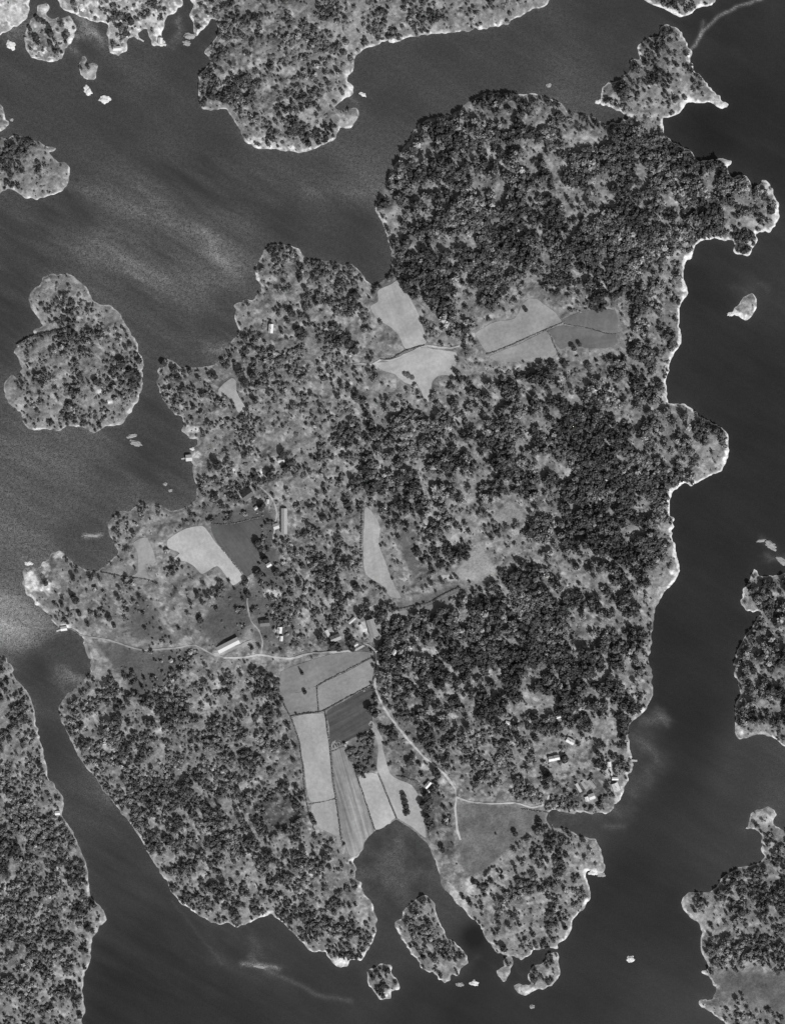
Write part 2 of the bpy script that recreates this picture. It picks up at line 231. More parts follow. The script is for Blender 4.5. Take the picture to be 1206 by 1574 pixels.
def edt(mask, R):
    """distance (cells) to the nearest True, capped"""
    g = np.full(mask.shape, 1e3); g[mask] = 0
    for j in range(1, mask.shape[0]): g[j] = np.minimum(g[j], g[j-1]+1)
    for j in range(mask.shape[0]-2, -1, -1): g[j] = np.minimum(g[j], g[j+1]+1)
    g2 = g*g; d = g2.copy()
    for s in range(1, R+1):
        d[:, s:] = np.minimum(d[:, s:], g2[:, :-s]+s*s); d[:, :-s] = np.minimum(d[:, :-s], g2[:, s:]+s*s)
    return np.minimum(np.sqrt(d), R)
def blur(a, n):
    for _ in range(n):
        a = (a+np.roll(a, 1, 0)+np.roll(a, -1, 0))/3; a = (a+np.roll(a, 1, 1)+np.roll(a, -1, 1))/3
    return a
def sstep(a, b, x):
    u = np.clip((x-a)/(b-a), 0, 1); return u*u*(3-2*u)
def segdist(px, py, pts):
    d = np.full(np.shape(px), 1e9)
    for (ax, ay), (bx, by) in zip(pts[:-1], pts[1:]):
        vx, vy = bx-ax, by-ay; u = np.clip(((px-ax)*vx+(py-ay)*vy)/(vx*vx+vy*vy+1e-9), 0, 1)
        d = np.minimum(d, np.hypot(px-ax-u*vx, py-ay-u*vy))
    return d

# ------------------------------------------------------------------ height field
outl = {k: crinkle(v, 1.5, 1.5, 11*i) for i, (k, v) in enumerate(ISL.items())}
masks = {k: raster(v) for k, v in outl.items()}
land = np.zeros((NY, NX), bool)
for m in masks.values(): land |= m
RD = 60
sdf = (edt(~land, RD)-edt(land, 20))*GS
sdf = blur(sdf-np.where(land, .5, -.5)*GS, 1)
fieldm = np.zeros((NY, NX), bool)
for f in FLD: fieldm |= raster(f[1])
meadm = np.zeros((NY, NX), bool)
for f in MEAD: meadm |= raster(f[0])
fsoft = blur((fieldm | meadm).astype(float), 8)
PATHS = [
 ([(92,967),(110,968),(126,977),(166,983),(216,998),(265,996),(298,991),(312,996),(325,1004),(345,1010)],2.2,152,'faint track crossing the western bog from the white boathouse to the barn'),
 ([(345,1010),(375,1010),(400,1006),(446,1012),(476,1004),(509,1002),(543,999),(563,991),(573,996),(581,1006),(580,1030),(576,1052),(586,1079),(602,1105),(626,1135),(652,1163),(679,1185),(690,1198),(699,1211),(700,1224),(699,1244),(702,1274),(707,1290)],3.0,176,'pale gravel track curving past the farms and down to the bay'),
 ([(700,1224),(725,1232),(760,1234),(790,1233),(804,1237),(817,1240),(831,1238),(839,1232),(843,1222)],2.6,175,'narrow pale path along the north edge of the dim square meadow'),
 ([(401,749),(416,763),(423,776),(426,789),(423,809),(421,830)],2.4,165,'faint pale path beside the long north south barn'),
 ([(388,890),(382,905),(381,926),(386,953),(398,968),(404,985),(402,1004)],2.2,150,'faint winding path down to the main track'),
 ([(538,562),(555,560),(572,561),(586,553),(600,555),(625,545),(650,533),(668,534),(692,536),(706,532)],2.4,172,'short pale path along the top of the star shaped field'),
 ([(330,1006),(345,1002),(370,992),(388,985)],5.0,165,'bright worn yard strip in front of the big barn'),
 ([(131,989),(136,1004),(140,1016),(144,1030)],4.0,140,'pale beach strip along the small west bay'),
]
hn = vnoise(GX, GY, 95, 3, 4); hn2 = vnoise(GX*.8+GY*.6, GY*.8-GX*.6, 26, 4, 4, .55); hn3 = vnoise(GX, GY, 7, 5, 2)
pos = np.clip(sdf, 0, None)
prof = 1.7*(1-np.exp(-pos/6.0)) + 11*(1-np.exp(-pos/55.0))
rough = (1-fsoft)
meadow = np.zeros((NY, NX))
for p, g in SOFT[:6]: meadow = np.maximum(meadow, raster(p))
meadow = blur(meadow, 8); rough = rough*(1-.7*meadow)
HT = np.where(sdf > 0, prof*(.35+1.1*hn) + rough*sstep(2, 26, pos)*((hn2-.5)*11) + rough*sstep(0, 6, pos)*(hn3-.5)*2.2 + .15*pos/(pos+1)*.5, sdf*.35)
HT = np.where(sdf > 1.2, np.maximum(HT, .35+.1*np.minimum(pos, 6)), HT)
HB = blur(HT, 14); HT = HT*(1-fsoft)+HB*fsoft
def hgt(x, y):
    u = (np.asarray(x, float)-X0)/GS; v = (np.asarray(y, float)-Y0)/GS
    i = np.clip(u.astype(int), 0, NX-2); j = np.clip(v.astype(int), 0, NY-2); fu = u-i; fv = v-j
    return (HT[j, i]*(1-fu)+HT[j, i+1]*fu)*(1-fv)+(HT[j+1, i]*(1-fu)+HT[j+1, i+1]*fu)*fv
def samp(A, x, y):
    i = np.clip(((np.asarray(x)-X0)/GS+.5).astype(int), 0, NX-1); j = np.clip(((np.asarray(y)-Y0)/GS+.5).astype(int), 0, NY-1)
    return A[j, i]

# ground tone (grey of the soil cover itself) and bare rock share
tone = 122+30*(vnoise(GX, GY, 60, 8, 3)-.5)+46*(vnoise(GX, GY, 11, 18, 4, .6)-.5)
for p, g in MEAD:
    w = np.clip(blur(raster(p).astype(float), 1 if g > 115 else 3)*(.9+.4*vnoise(GX, GY, 12, 61, 3)), 0, 1); tone = tone*(1-w)+(g+(8 if g > 115 else 3)+(18 if g > 115 else 44)*(vnoise(GX, GY, 14, 62, 5, .65)-.5))*w
for p, g in SOFT:
    w = blur(raster(p).astype(float), 7); tone = tone*(1-w)+g*w
dnx = blur(np.gradient(sdf, axis=1), 2); dny = blur(np.gradient(sdf, axis=0), 2)
south = -dny/np.maximum(np.hypot(dnx, dny), 1e-3)     # +1 on shores that face down the picture
rimw = (.9+6.0*np.clip(vnoise(GX, GY, 22, 9, 4, .6)*2.6-1.15, 0, 1.3))*(.3+.7*sstep(-.75, .1, south))
rimw *= 1+.5*sstep(1000, 1060, GX)*(GY < 800)
rimn = vnoise(GX, GY, 9, 14, 4, .65)
rock = (1-sstep(rimw*.6, rimw*1.5+.8, sdf))*np.clip(.1+3.2*(rimn-.38)+.5*sstep(980, 1040, GX)*(GY < 900), .0, 1.15)
rock *= 1-.5*((GX < 170) & (GY > 1000) | (GX < 300) & (GY > 1060) & (GY < 1360))
rock *= 1-.35*((GX < 310) & (GY > 420) & (GY < 860))
for (x, y, rx, ry) in NORIM: rock *= sstep(.7, 1.2, np.hypot((GX-x)/rx, (GY-y)/ry))
jit = vnoise(GX, GY, 6, 12, 3)
for (x, y, rx, ry, s) in ROCKP:
    d = np.hypot((GX-x)/rx, (GY-y)/ry)
    rock = np.maximum(rock, s*(1-sstep(.55, 1.25, d+(jit-.5)*1.6)))
grit = sstep(.52, .68, vnoise(GX, GY, 5, 19, 3, .6))*(.16+.5*((GX < 330) & (GY < 90)))*(1-fsoft)*(1-meadow)
rock = np.maximum(rock, grit)
outc = sstep(.60, .70, vnoise(GX*.8+GY*.6, (GY*.8-GX*.6)*1.6, 13, 13, 4, .6))*.3*(1-fsoft)*(1-meadow)
rock = np.clip(np.maximum(rock, outc), 0, 1)

# ------------------------------------------------------------------ mesh and material helpers
def set_attr(me, name, arr):
    a = me.attributes.new(name, 'FLOAT', 'POINT'); a.data.foreach_set('value', np.asarray(arr, np.float32))
def np_mesh(name, V, F, mat=None, smooth=False, attrs=None):
    V = np.asarray(V, np.float32); F = np.asarray(F, np.int32); k = F.shape[1]
    me = bpy.data.meshes.new(name); me.vertices.add(len(V)); me.vertices.foreach_set('co', V.ravel())
    me.loops.add(F.size); me.loops.foreach_set('vertex_index', F.ravel())
    me.polygons.add(len(F)); me.polygons.foreach_set('loop_start', np.arange(len(F), dtype=np.int32)*k)
    try: me.polygons.foreach_set('loop_total', np.full(len(F), k, np.int32))
    except Exception: pass
    me.update(calc_edges=True)
    if smooth: me.polygons.foreach_set('use_smooth', np.ones(len(F), bool))
    for n, a in (attrs or {}).items(): set_attr(me, n, a)
    if mat: me.materials.append(mat)
    return me
def link(name, me, parent=None):
    o = bpy.data.objects.new(name, me); C.objects.link(o)
    if parent: o.parent = parent
    return o
def tag(o, label=None, cat=None, group=None, kind=None):
    if label: o['label'] = label
    if cat: o['category'] = cat
    if group: o['group'] = group
    if kind: o['kind'] = kind
    return o
class NB:
    def __init__(s, name):
        s.m = bpy.data.materials.new(name); s.m.use_nodes = True; s.t = s.m.node_tree; s.b = s.t.nodes['Principled BSDF']
    def n(s, typ, **kw):
        x = s.t.nodes.new(typ)
        for k, v in kw.items():
            if k in x.inputs: x.inputs[k].default_value = v
            else: setattr(x, k, v)
        return x
    def l(s, a, b): s.t.links.new(a, b)
    def math(s, op, a, b=None, clamp=False):
        x = s.t.nodes.new('ShaderNodeMath'); x.operation = op; x.use_clamp = clamp
        for i, v in enumerate((a, b)):
            if v is None: continue
            if hasattr(v, 'is_output') or isinstance(v, bpy.types.NodeSocket): s.l(v, x.inputs[i])
            else: x.inputs[i].default_value = v
        return x.outputs[0]
    def noise(s, scale, detail=3, rough=.55, vec=None):
        x = s.n('ShaderNodeTexNoise'); x.inputs['Scale'].default_value = scale; x.inputs['Detail'].default_value = detail; x.inputs['Roughness'].default_value = rough
        if vec is not None: s.l(vec, x.inputs['Vector'])
        return x.outputs['Fac']
    def attr(s, name):
        x = s.n('ShaderNodeAttribute'); x.attribute_name = name; return x.outputs['Fac']
    def obj(s):
        g = s.n('ShaderNodeNewGeometry'); return g.outputs['Position']
    def setv(s, val, sock='Base Color'):
        cmb = s.n('ShaderNodeCombineColor')
        for i in range(3): s.l(val, cmb.inputs[i])
        s.l(cmb.outputs[0], s.b.inputs[sock])
    def mod(s, val, scale, amp, detail=3, vec=None, rough=.55):
        """val * (1 + amp*(2*noise-1)*~)"""
        nz = s.noise(scale, detail, rough, vec); k = s.math('ADD', s.math('MULTIPLY', s.math('SUBTRACT', nz, .5), 2*amp), 1.0)
        return s.math('MULTIPLY', val, k)
def mix(nb, a, b, f):
    d = nb.math('SUBTRACT', b, a); return nb.math('ADD', a, nb.math('MULTIPLY', d, f))

# ground: soil cover tone attribute, rock share, fine tufts
g = NB('ground_cover'); P = g.obj()
v = g.attr('tone'); v = g.mod(v, .06, .5, 5, P, .65); v = g.mod(v, .3, .8, 4, P, .75)
r = g.n('ShaderNodeValue'); r.outputs[0].default_value = alb(222); rk = g.mod(r.outputs[0], .25, .7, 4, P, .7)
vor = g.n('ShaderNodeTexNoise'); vor.inputs['Scale'].default_value = .16; vor.inputs['Detail'].default_value = 5; g.l(P, vor.inputs['Vector'])
rf = g.math('MULTIPLY', g.attr('rock'), g.math('ADD', g.math('MULTIPLY', g.math('SUBTRACT', vor.outputs['Fac'], .5), 2.4), .95), True)
rf = g.math('MINIMUM', rf, 1.0); rf = g.math('MAXIMUM', rf, 0.0)
g.setv(mix(g, v, rk, rf)); g.b.inputs['Roughness'].default_value = .95; g.b.inputs['Specular IOR Level'].default_value = .1
bp = g.n('ShaderNodeBump'); bp.inputs['Strength'].default_value = .5; bp.inputs['Distance'].default_value = 1.2; g.l(g.noise(.5, 4, .6, P), bp.inputs['Height']); g.l(bp.outputs[0], g.b.inputs['Normal'])
M_GROUND = g.m
# water
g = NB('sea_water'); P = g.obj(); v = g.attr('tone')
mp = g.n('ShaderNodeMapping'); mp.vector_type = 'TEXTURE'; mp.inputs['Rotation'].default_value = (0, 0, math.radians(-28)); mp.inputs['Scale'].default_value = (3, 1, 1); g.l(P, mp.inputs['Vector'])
v = g.mod(v, .025, .22, 6, mp.outputs[0], .65)  # long sheen streaks painted into the water colour
gr = g.math('SUBTRACT', g.math('MULTIPLY', g.math('ADD', g.noise(.19, 4, .85, P), g.noise(.55, 2, .7, P)), .5), .5); v = g.math('MULTIPLY', v, g.math('ADD', g.math('MULTIPLY', gr, g.math('ADD', g.math('MULTIPLY', g.attr('ripple'), 4.4), 1.5)), 1.0))  # sheen grain painted into the colour, stronger where rippled
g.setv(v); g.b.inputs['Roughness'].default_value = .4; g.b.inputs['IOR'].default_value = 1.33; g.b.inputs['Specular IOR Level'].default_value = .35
bp = g.n('ShaderNodeBump'); bp.inputs['Distance'].default_value = 1.0
g.l(g.math('ADD', g.math('MULTIPLY', g.attr('ripple'), .5), .1), bp.inputs['Strength'])
g.l(g.noise(.5, 3, .6, P), bp.inputs['Height']); g.l(bp.outputs[0], g.b.inputs['Normal'])
M_WATER = g.m
def field_mat(grey, ang, amp):
    g = NB('field_cover'); P = g.obj(); c = g.n('ShaderNodeValue'); c.outputs[0].default_value = alb(grey)
    mp = g.n('ShaderNodeMapping'); mp.vector_type = 'TEXTURE'; mp.inputs['Rotation'].default_value = (0, 0, math.radians(ang)); mp.inputs['Scale'].default_value = (120, 5.5, 20); g.l(P, mp.inputs['Vector'])
    v = g.mod(c.outputs[0], 1.0, amp*2.8, 3, mp.outputs[0], .6)
    v = g.mod(v, .03, .34, 5, P, .6); v = g.mod(v, .22, .3, 3, P, .6)
    g.setv(v); g.b.inputs['Roughness'].default_value = .95; g.b.inputs['Specular IOR Level'].default_value = .1
    return g.m
def plain(name, grey, scale=.5, amp=.3, rough=.9):
    g = NB(name); P = g.obj(); c = g.n('ShaderNodeValue'); c.outputs[0].default_value = alb(grey)
    g.setv(g.mod(c.outputs[0], scale, amp, 4, P, .65)); g.b.inputs['Roughness'].default_value = rough; g.b.inputs['Specular IOR Level'].default_value = .2
    return g.m
def foliage(name, k):
    g = NB(name); P = g.obj(); v = g.mod(g.math('MULTIPLY', g.attr('tone'), k), .8, .45, 3, P, .7)
    g.setv(v); g.b.inputs['Roughness'].default_value = .8; g.b.inputs['Specular IOR Level'].default_value = .15
    return g.m
M_FOL = foliage('foliage', 1.0); M_BARK = plain('bark', 70, 2, .4)

# ------------------------------------------------------------------ islands
owner = np.full((NY, NX), -1)
names = list(masks)
for i, k in enumerate(names): owner[masks[k]] = i
for _ in range(5):
    for ax, s in ((0,1),(0,-1),(1,1),(1,-1)):
        r_ = np.roll(owner, s, ax); owner = np.where((owner < 0) & (r_ >= 0), r_, owner)
toneA = alb(tone)
LAB = {'main':'large wooded farming island filling the middle of the view','north':'wooded headland reaching down from the top edge','north_west':'pale rocky shore in the top left with small coves'}
for i, k in enumerate(names):
    cell = owner[:-1, :-1] == i
    js, is_ = np.nonzero(cell)
    idx = np.stack([js*NX+is_, (js+1)*NX+is_, (js+1)*NX+is_+1, js*NX+is_+1], 1)
    u, inv = np.unique(idx.ravel(), return_inverse=True)
    V = np.stack([GX.ravel()[u], -GY.ravel()[u], HT.ravel()[u]], 1)
    me = np_mesh('island', V, inv.reshape(-1, 4), M_GROUND, True, {'tone': toneA.ravel()[u], 'rock': rock.ravel()[u]})
    tag(link('island' if len(u) > 6000 else 'islet', me), LAB.get(k), None, None, 'structure')

# ------------------------------------------------------------------ water: fine sheet inside, wide rim to the horizon
WS = 2.5
wx = np.arange(-60, W+61, WS); wy = np.arange(-60, H+61, WS); WX, WY = np.meshgrid(wx, wy)
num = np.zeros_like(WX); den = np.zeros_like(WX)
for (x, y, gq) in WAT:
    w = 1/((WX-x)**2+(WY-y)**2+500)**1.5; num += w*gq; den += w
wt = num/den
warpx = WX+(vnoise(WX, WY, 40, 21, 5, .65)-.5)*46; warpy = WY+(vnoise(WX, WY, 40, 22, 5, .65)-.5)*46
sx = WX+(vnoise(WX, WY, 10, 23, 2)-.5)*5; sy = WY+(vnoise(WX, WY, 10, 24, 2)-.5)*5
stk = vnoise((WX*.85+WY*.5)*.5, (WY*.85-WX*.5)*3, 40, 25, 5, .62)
wt = wt*(1+(.14+.26*(1-sstep(300, 620, WX))*sstep(180, 300, WY)*(1-.5*sstep(480, 600, WY)))*(stk-.5)+.18*(vnoise(WX, WY, 70, 26, 4, .6)-.5))  # wind-streak sheen painted into the water grey, strongest in the west
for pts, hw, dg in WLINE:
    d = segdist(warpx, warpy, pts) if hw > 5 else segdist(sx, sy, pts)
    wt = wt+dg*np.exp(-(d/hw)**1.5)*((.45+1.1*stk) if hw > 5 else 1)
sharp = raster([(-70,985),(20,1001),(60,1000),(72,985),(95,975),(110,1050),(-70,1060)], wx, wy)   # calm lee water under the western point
sharpw = blur(raster([(-70,900),(30,915),(75,950),(95,972),(60,996),(30,999),(-70,990)], wx, wy).astype(float), 2)  # patch of bright surface sheen, painted as lighter water grey
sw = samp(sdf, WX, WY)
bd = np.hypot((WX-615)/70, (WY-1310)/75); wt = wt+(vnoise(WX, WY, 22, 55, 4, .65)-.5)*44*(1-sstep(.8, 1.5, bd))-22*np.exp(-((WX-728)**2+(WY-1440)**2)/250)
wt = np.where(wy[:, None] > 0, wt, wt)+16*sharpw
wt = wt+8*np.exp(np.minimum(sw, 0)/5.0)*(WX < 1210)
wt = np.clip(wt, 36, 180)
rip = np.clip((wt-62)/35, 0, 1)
n1, n0 = WX.shape
ii = np.arange(n1-1)[:, None]*n0+np.arange(n0-1)[None]; F = np.stack([ii, ii+n0, ii+n0+1, ii+1], -1).reshape(-1, 4)
V = np.stack([WX.ravel(), -WY.ravel(), np.zeros(WX.size)], 1)
WK = .93
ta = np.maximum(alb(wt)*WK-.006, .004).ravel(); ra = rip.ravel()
# outer ring
ox = [-9000, wx[0], wx[-1], 10000]; oy = [-9000, wy[0], wy[-1], 10000]
base = len(V); ring = [(x, y) for y in oy for x in ox]
V = np.vstack([V, [(x, -y, 0) for x, y in ring]]); ta = np.append(ta, np.full(16, alb(58)*WK)); ra = np.append(ra, np.full(16, .2))
F2 = [(base+j*4+i, base+(j+1)*4+i, base+(j+1)*4+i+1, base+j*4+i+1) for j in range(3) for i in range(3) if not (i == 1 and j == 1)]
F = np.vstack([F, F2])
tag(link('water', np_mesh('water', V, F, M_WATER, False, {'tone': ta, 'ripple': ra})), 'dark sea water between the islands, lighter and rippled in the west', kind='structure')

# ------------------------------------------------------------------ fields and tracks laid over the ground
def inpoly(P, x, y):
    x0, y0 = P[:, 0], P[:, 1]; x1, y1 = np.roll(x0, -1), np.roll(y0, -1)
    c = ((y0[None] <= y[:, None]) & (y1[None] > y[:, None])) | ((y1[None] <= y[:, None]) & (y0[None] > y[:, None]))
    xi = x0[None]+(y[:, None]-y0[None])*(x1-x0)[None]/np.where(y1 == y0, 1e-9, y1-y0)[None]
    return ((c & (xi > x[:, None])).sum(1) % 2) == 1
for fi, (lab, poly, grey, ang, amp) in enumerate(FLD):
    B = crinkle(poly, .35, 3.0, 500+fi); keep = [B[0]]
    for p in B[1:]:
        if np.hypot(*(p-keep[-1])) > 1.6: keep.append(p)
    B = np.array(keep)
    a = np.arange(B[:, 0].min(), B[:, 0].max(), 4.0); b = np.arange(B[:, 1].min(), B[:, 1].max(), 4.0); A_, B_ = np.meshgrid(a, b)
    qx = (A_+rng.uniform(-.8, .8, A_.shape)).ravel(); qy = (B_+rng.uniform(-.8, .8, A_.shape)).ravel()
    ins = inpoly(B, qx, qy); qx, qy = qx[ins], qy[ins]
    far = segdist(qx, qy, [tuple(p) for p in B]+[tuple(B[0])]) > 1.5; qx, qy = qx[far], qy[far]
    pts = [Vector(p) for p in B]+[Vector((x, y)) for x, y in zip(qx, qy)]
    n = len(B)
    vo, eo, fo, *_ = delaunay_2d_cdt(pts, [(i, (i+1) % n) for i in range(n)], [], 1, .01)
    vx = np.array([p.x for p in vo]); vy = np.array([p.y for p in vo]); vz = hgt(vx, vy)+.32
    me = np_mesh('field', np.stack([vx, -vy, vz], 1), [tuple(reversed(f)) for f in fo if len(f) == 3], field_mat(grey+(4 if grey > 110 else 0), ang, amp*1.25), True)
    tag(link('field', me), lab, None, None, 'structure')
def ribbon(name, pts, width, mat, lift, wob=.25, seed=0):
    L = crinkle(pts, .5, 2.0, seed, False); T = np.gradient(L, axis=0); T /= np.maximum(np.hypot(T[:, 0], T[:, 1]), 1e-6)[:, None]
    Nn = np.stack([-T[:, 1], T[:, 0]], 1); w = width/2*(1+wob*2*(vnoise(L[:, 0], L[:, 1], 6, seed+5, 2)-.5))[:, None]
    A = L+Nn*w; B = L-Nn*w; V = []
    for q in (A, L, B): V.append(np.stack([q[:, 0], -q[:, 1], np.maximum(hgt(q[:, 0], q[:, 1]), hgt(L[:, 0], L[:, 1])-.3)+lift], 1))
    n = len(L); V = np.vstack(V); F = [(c*n+i, c*n+i+1, (c+1)*n+i+1, (c+1)*n+i) for c in (0, 1) for i in range(n-1)]
    return link(name, np_mesh(name, V, F, mat, True))
for k, (pts, w, grey, lab) in enumerate(PATHS):
    tag(ribbon('path', pts, w, plain('worn_gravel', grey, .4, .25), .55, .5, 900+k), lab, kind='structure')

# ------------------------------------------------------------------ vegetation templates
def ico(sub):
    import bmesh
    bm = bmesh.new(); bmesh.ops.create_icosphere(bm, subdivisions=sub, radius=1); V = np.array([v.co[:] for v in bm.verts]); F = np.array([[v.index for v in f.verts] for f in bm.faces]); bm.free(); return V, F
def crown(kind, r_, core_sub=1, leaves=60, seed=0):
    """unit crown: radius 1, base z=0 .. top z=hz"""
    V, F = ico(core_sub); V = V.copy()
    lob = np.array([mnoise.noise(Vector(tuple(p*1.7+seed*3.3))) for p in V])
    if kind == 'pine':
        z = V[:, 2]; rad = .78*(1+.55*lob); hz = 1.5
        prof = np.where(z > 0, (1-z)**.5*.85+.25*(1-z), 1)
        V = np.stack([V[:, 0]*rad*(.7+.3*prof), V[:, 1]*rad*(.7+.3*prof), (z*.5+.5)*hz*(1+.2*lob)], 1)
    elif kind == 'spruce':
        z = V[:, 2]*.5+.5; rr = .12+.9*(1-z); rad = rr*(1+.5*lob)
        nn = np.hypot(V[:, 0], V[:, 1])+1e-6; k = np.minimum(nn, .35)/.35
        V = np.stack([V[:, 0]/nn*rad*k, V[:, 1]/nn*rad*k, z*2.3], 1); hz = 2.3
    else:
        rad = .85*(1+.45*lob); V = V*rad[:, None]; V[:, 2] = V[:, 2]*.75+.75; hz = 1.5
    Vs = [V]; Fs = [F]; off = len(V); tn = [np.ones(len(V))]
    for i in range(leaves):
        a = r_.uniform(0, 2*math.pi)
        if kind == 'spruce':
            z = r_.uniform(0, 1)**1.3; R = (.15+.95*(1-z))*r_.uniform(.6, 1.08); c = np.array([math.cos(a)*R, math.sin(a)*R, z*2.3]); s = .2+.12*r_.random()
        else:
            u = r_.uniform(-.3, 1); R = math.sqrt(max(0, 1-u*u))*r_.uniform(.7, 1.08); c = np.array([math.cos(a)*R, math.sin(a)*R, .7+u*.8]); s = .2+.2*r_.random()
        d1 = r_.normal(size=3); d1[2] *= .4; d1 /= np.linalg.norm(d1); d2 = np.cross(d1, r_.normal(size=3)*.5+np.array([0, 0, 1])); d2 /= np.linalg.norm(d2)+1e-6
        q = np.array([c-d1*s, c+d2*s*.8, c+d1*s, c-d2*s*.8]); Vs.append(q)
        Fs.append(np.array([[off, off+1, off+2], [off, off+2, off+3]])); off += 4; tn.append(np.full(4, r_.uniform(.6, 1.7)))
    return np.vstack(Vs), np.vstack(Fs), np.concatenate(tn)
kinds = ['pine', 'pine', 'pine', 'spruce', 'broad', 'broad']
TPL = [crown(kinds[i % 6], rng, 1, 26, i) for i in range(18)]
TKIND = [kinds[i % 6] for i in range(18)]

# ------------------------------------------------------------------ buildings list (needed so trees keep clear)
# x, y, length, width, wall height, rotation (deg, counter-clockwise), roof grey, kind, label
BLD = [
 (352,991,35,10,4.6,27,196,'barn','long grey gabled barn set slantwise on the bright worn yard'),
 (437.5,801,38,8.5,4.4,90,165,'barn','long narrow light roofed barn standing north to south by the field path'),
 (516,980,15,9,5.0,22,150,'house','farmhouse with white edged roof among dark garden trees beside the main track'),
 (572,965,27,11,4.4,106,150,'barn','pale barn standing nearly north to south above the bend of the main track'),
 (606,1002,8,5,3.0,62,200,'shed','small bright shed at the wood edge east of the track bend'),
 (547,990,6,4,3.0,30,190,'shed','little pale shed beside the garden trees east of the farmhouse'),
 (541,953,12,4,2.6,40,185,'shed','slim pale lean-to north of the farmhouse'),
 (555,964,9,4,2.6,110,205,'shed','very bright narrow shed west of the pale barn'),
 (504,973,10,4,2.8,118,205,'shed','bright slim outbuilding at the west gable of the farmhouse'),
 (381,761,17,11,5.0,35,95,'house','dark roofed house with white edged gable north of the dark ploughed field'),
 (433,708,9,6,3.2,5,185,'shed','small bright roofed cottage near the two dark oaks'),
 (419,725,5,4,2.6,70,190,'shed','tiny pale hut on the rocky knoll'),
 (412,771,6,4,2.8,80,190,'shed','tiny pale hut beside the faint path'),
 (414,868,7,5,3.0,30,212,'shed','little white hut alone in the grass south of the long narrow barn'),
 (408,957,14,9,4.6,5,110,'house','dark roofed cottage with pale forecourt by the faint winding path'),
 (430.5,968,9,6.5,3.6,85,215,'house','white roofed cottage east of the dark roofed cottage'),
 (433,981,7,4,2.8,85,215,'shed','small white shed south of the white roofed cottage'),
 (425,809,8,8,3.2,20,185,'shed','square light shed west of the long narrow barn'),
 (945,1209,12,9.5,4.4,112,212,'house','large white roofed boathouse at the south east shore'),
 (944,1196,9,4,2.8,0,220,'shed','narrow white shed just above the large white roofed boathouse'),
 (935,1174,7,4.5,3.0,95,225,'shed','brilliant white hut at the top of the south east landing'),
 (875,1138,12,7,3.4,-28,220,'house','white cottage with wedge shaped roof in the south east clearing'),
 (850,1164,16,7,4.4,12,215,'house','white fronted house west of the south east landing'),
 (857,1101,6,3.5,2.8,18,212,'shed','tiny white hut under the pines north of the south east clearing'),
 (779,1110,6,4.5,2.8,-20,212,'shed','tiny white hut alone at the west end of the south east clearing'),
 (900.5,1227,6.5,5,3.2,105,215,'shed','small white boathouse beside the dark inlet'),
 (908,1223,8.5,8,3.2,20,200,'shed','square pale boathouse next to the small white boathouse'),
 (888,1210,14,3.4,2.6,-60,195,'shed','slim pale net shed at the west of the boathouse cluster'),
 (896,1206,12,3.2,2.6,-58,165,'shed','slim grey net shed between the two paler ones'),
 (908,1204,15,4.5,2.8,-52,160,'shed','slim grey shed at the north east of the boathouse cluster'),
 (657,1205,11,5.5,3.2,48,215,'house','white hut among dark trees east of the hooked bright field'),
 (659,1215,5,4,2.6,20,180,'shed','tiny pale shed just below the white hut by the hooked field'),
 (291,704,9,9,3.4,5,190,'shed','square pale boathouse on the western shore'),
 (417,506,13,6,3.4,86,220,'house','white slim cottage in the northern woods'),
 (99,966,9,6,3.2,8,212,'shed','bright white boathouse on the south side of the western point'),
 (89.5,1249,7,5.5,3.0,5,215,'shed','lone white hut on the shore of the south western land'),
 (181,76,11,6,3.4,5,212,'shed','white boathouse on the top left rocky shore'),
 (930,738,4,3,2.6,20,212,'shed','minute white hut lost in the dense eastern pine wood'),
 (728,1355,8,5,3.0,10,80,'shed','dark roofed shed on the east side of the bay'),
 (247,64,9,6,3.0,85,212,'shed','bright boathouse at the end of the top left promontory'),
 (394,781,5,4,2.6,40,190,'shed','tiny pale outhouse south east of the dark roofed house'),
]
# ------------------------------------------------------------------ tree scatter
def dens_at(x, y):
    u = np.clip(x/40-.5, 0, 29.999); v = np.clip(y/40-.5, 0, 38.999); i = u.astype(int); j = v.astype(int); fu = u-i; fv = v-j
    return (DENS[j, i]*(1-fu)+DENS[j, i+1]*fu)*(1-fv)+(DENS[j+1, i]*(1-fu)+DENS[j+1, i+1]*fu)*fv
tx, ty = [], []
STEP = 3.3
ax = np.arange(-30, W+30, STEP); ay = np.arange(-30, H+30, STEP); AX, AY = np.meshgrid(ax, ay)
AX = (AX+rng.uniform(-1.5, 1.5, AX.shape)).ravel(); AY = (AY+rng.uniform(-1.5, 1.5, AY.shape)).ravel()
D = dens_at(AX, AY)
edge_out = (AX < 0) | (AX > W) | (AY < 0) | (AY > H)
for (x, y, rx, ry) in CLEAR:
    q = np.hypot((AX-x)/rx, (AY-y)/ry); D = D*(.12+.88*sstep(.7, 1.15, q))
East = (AX > 560) & (AY < 1120)
c, s = math.cos(math.radians(50)), math.sin(math.radians(50))
uu = AX*c+AY*s; vv = -AX*s+AY*c                      # streaks run down to the right
n_str = vnoise(uu*.6, vv, 13, 31, 3, .62); n_iso = vnoise(AX, AY, 13, 32, 3, .62); n_big = vnoise(AX, AY, 34, 33, 3)
nz = np.where(~East & (AY < 1010), .012, np.where(East, -.006, .008))+np.where(East, .6*n_str+.4*n_iso, n_iso)*.7+.3*n_big
thr = np.interp(D, [0, 1, 2, 3, 4, 5, 6, 7, 8, 9], [.95, .70, .62, .575, .545, .525, .508, .49, .465, .43])
prob = sstep(thr-.05, thr+.05, nz)*np.interp(D, [0, 3, 6, 9], [.3, .5, .66, .9])+np.interp(D, [0, 3, 6, 9], [0, .02, .03, .04])
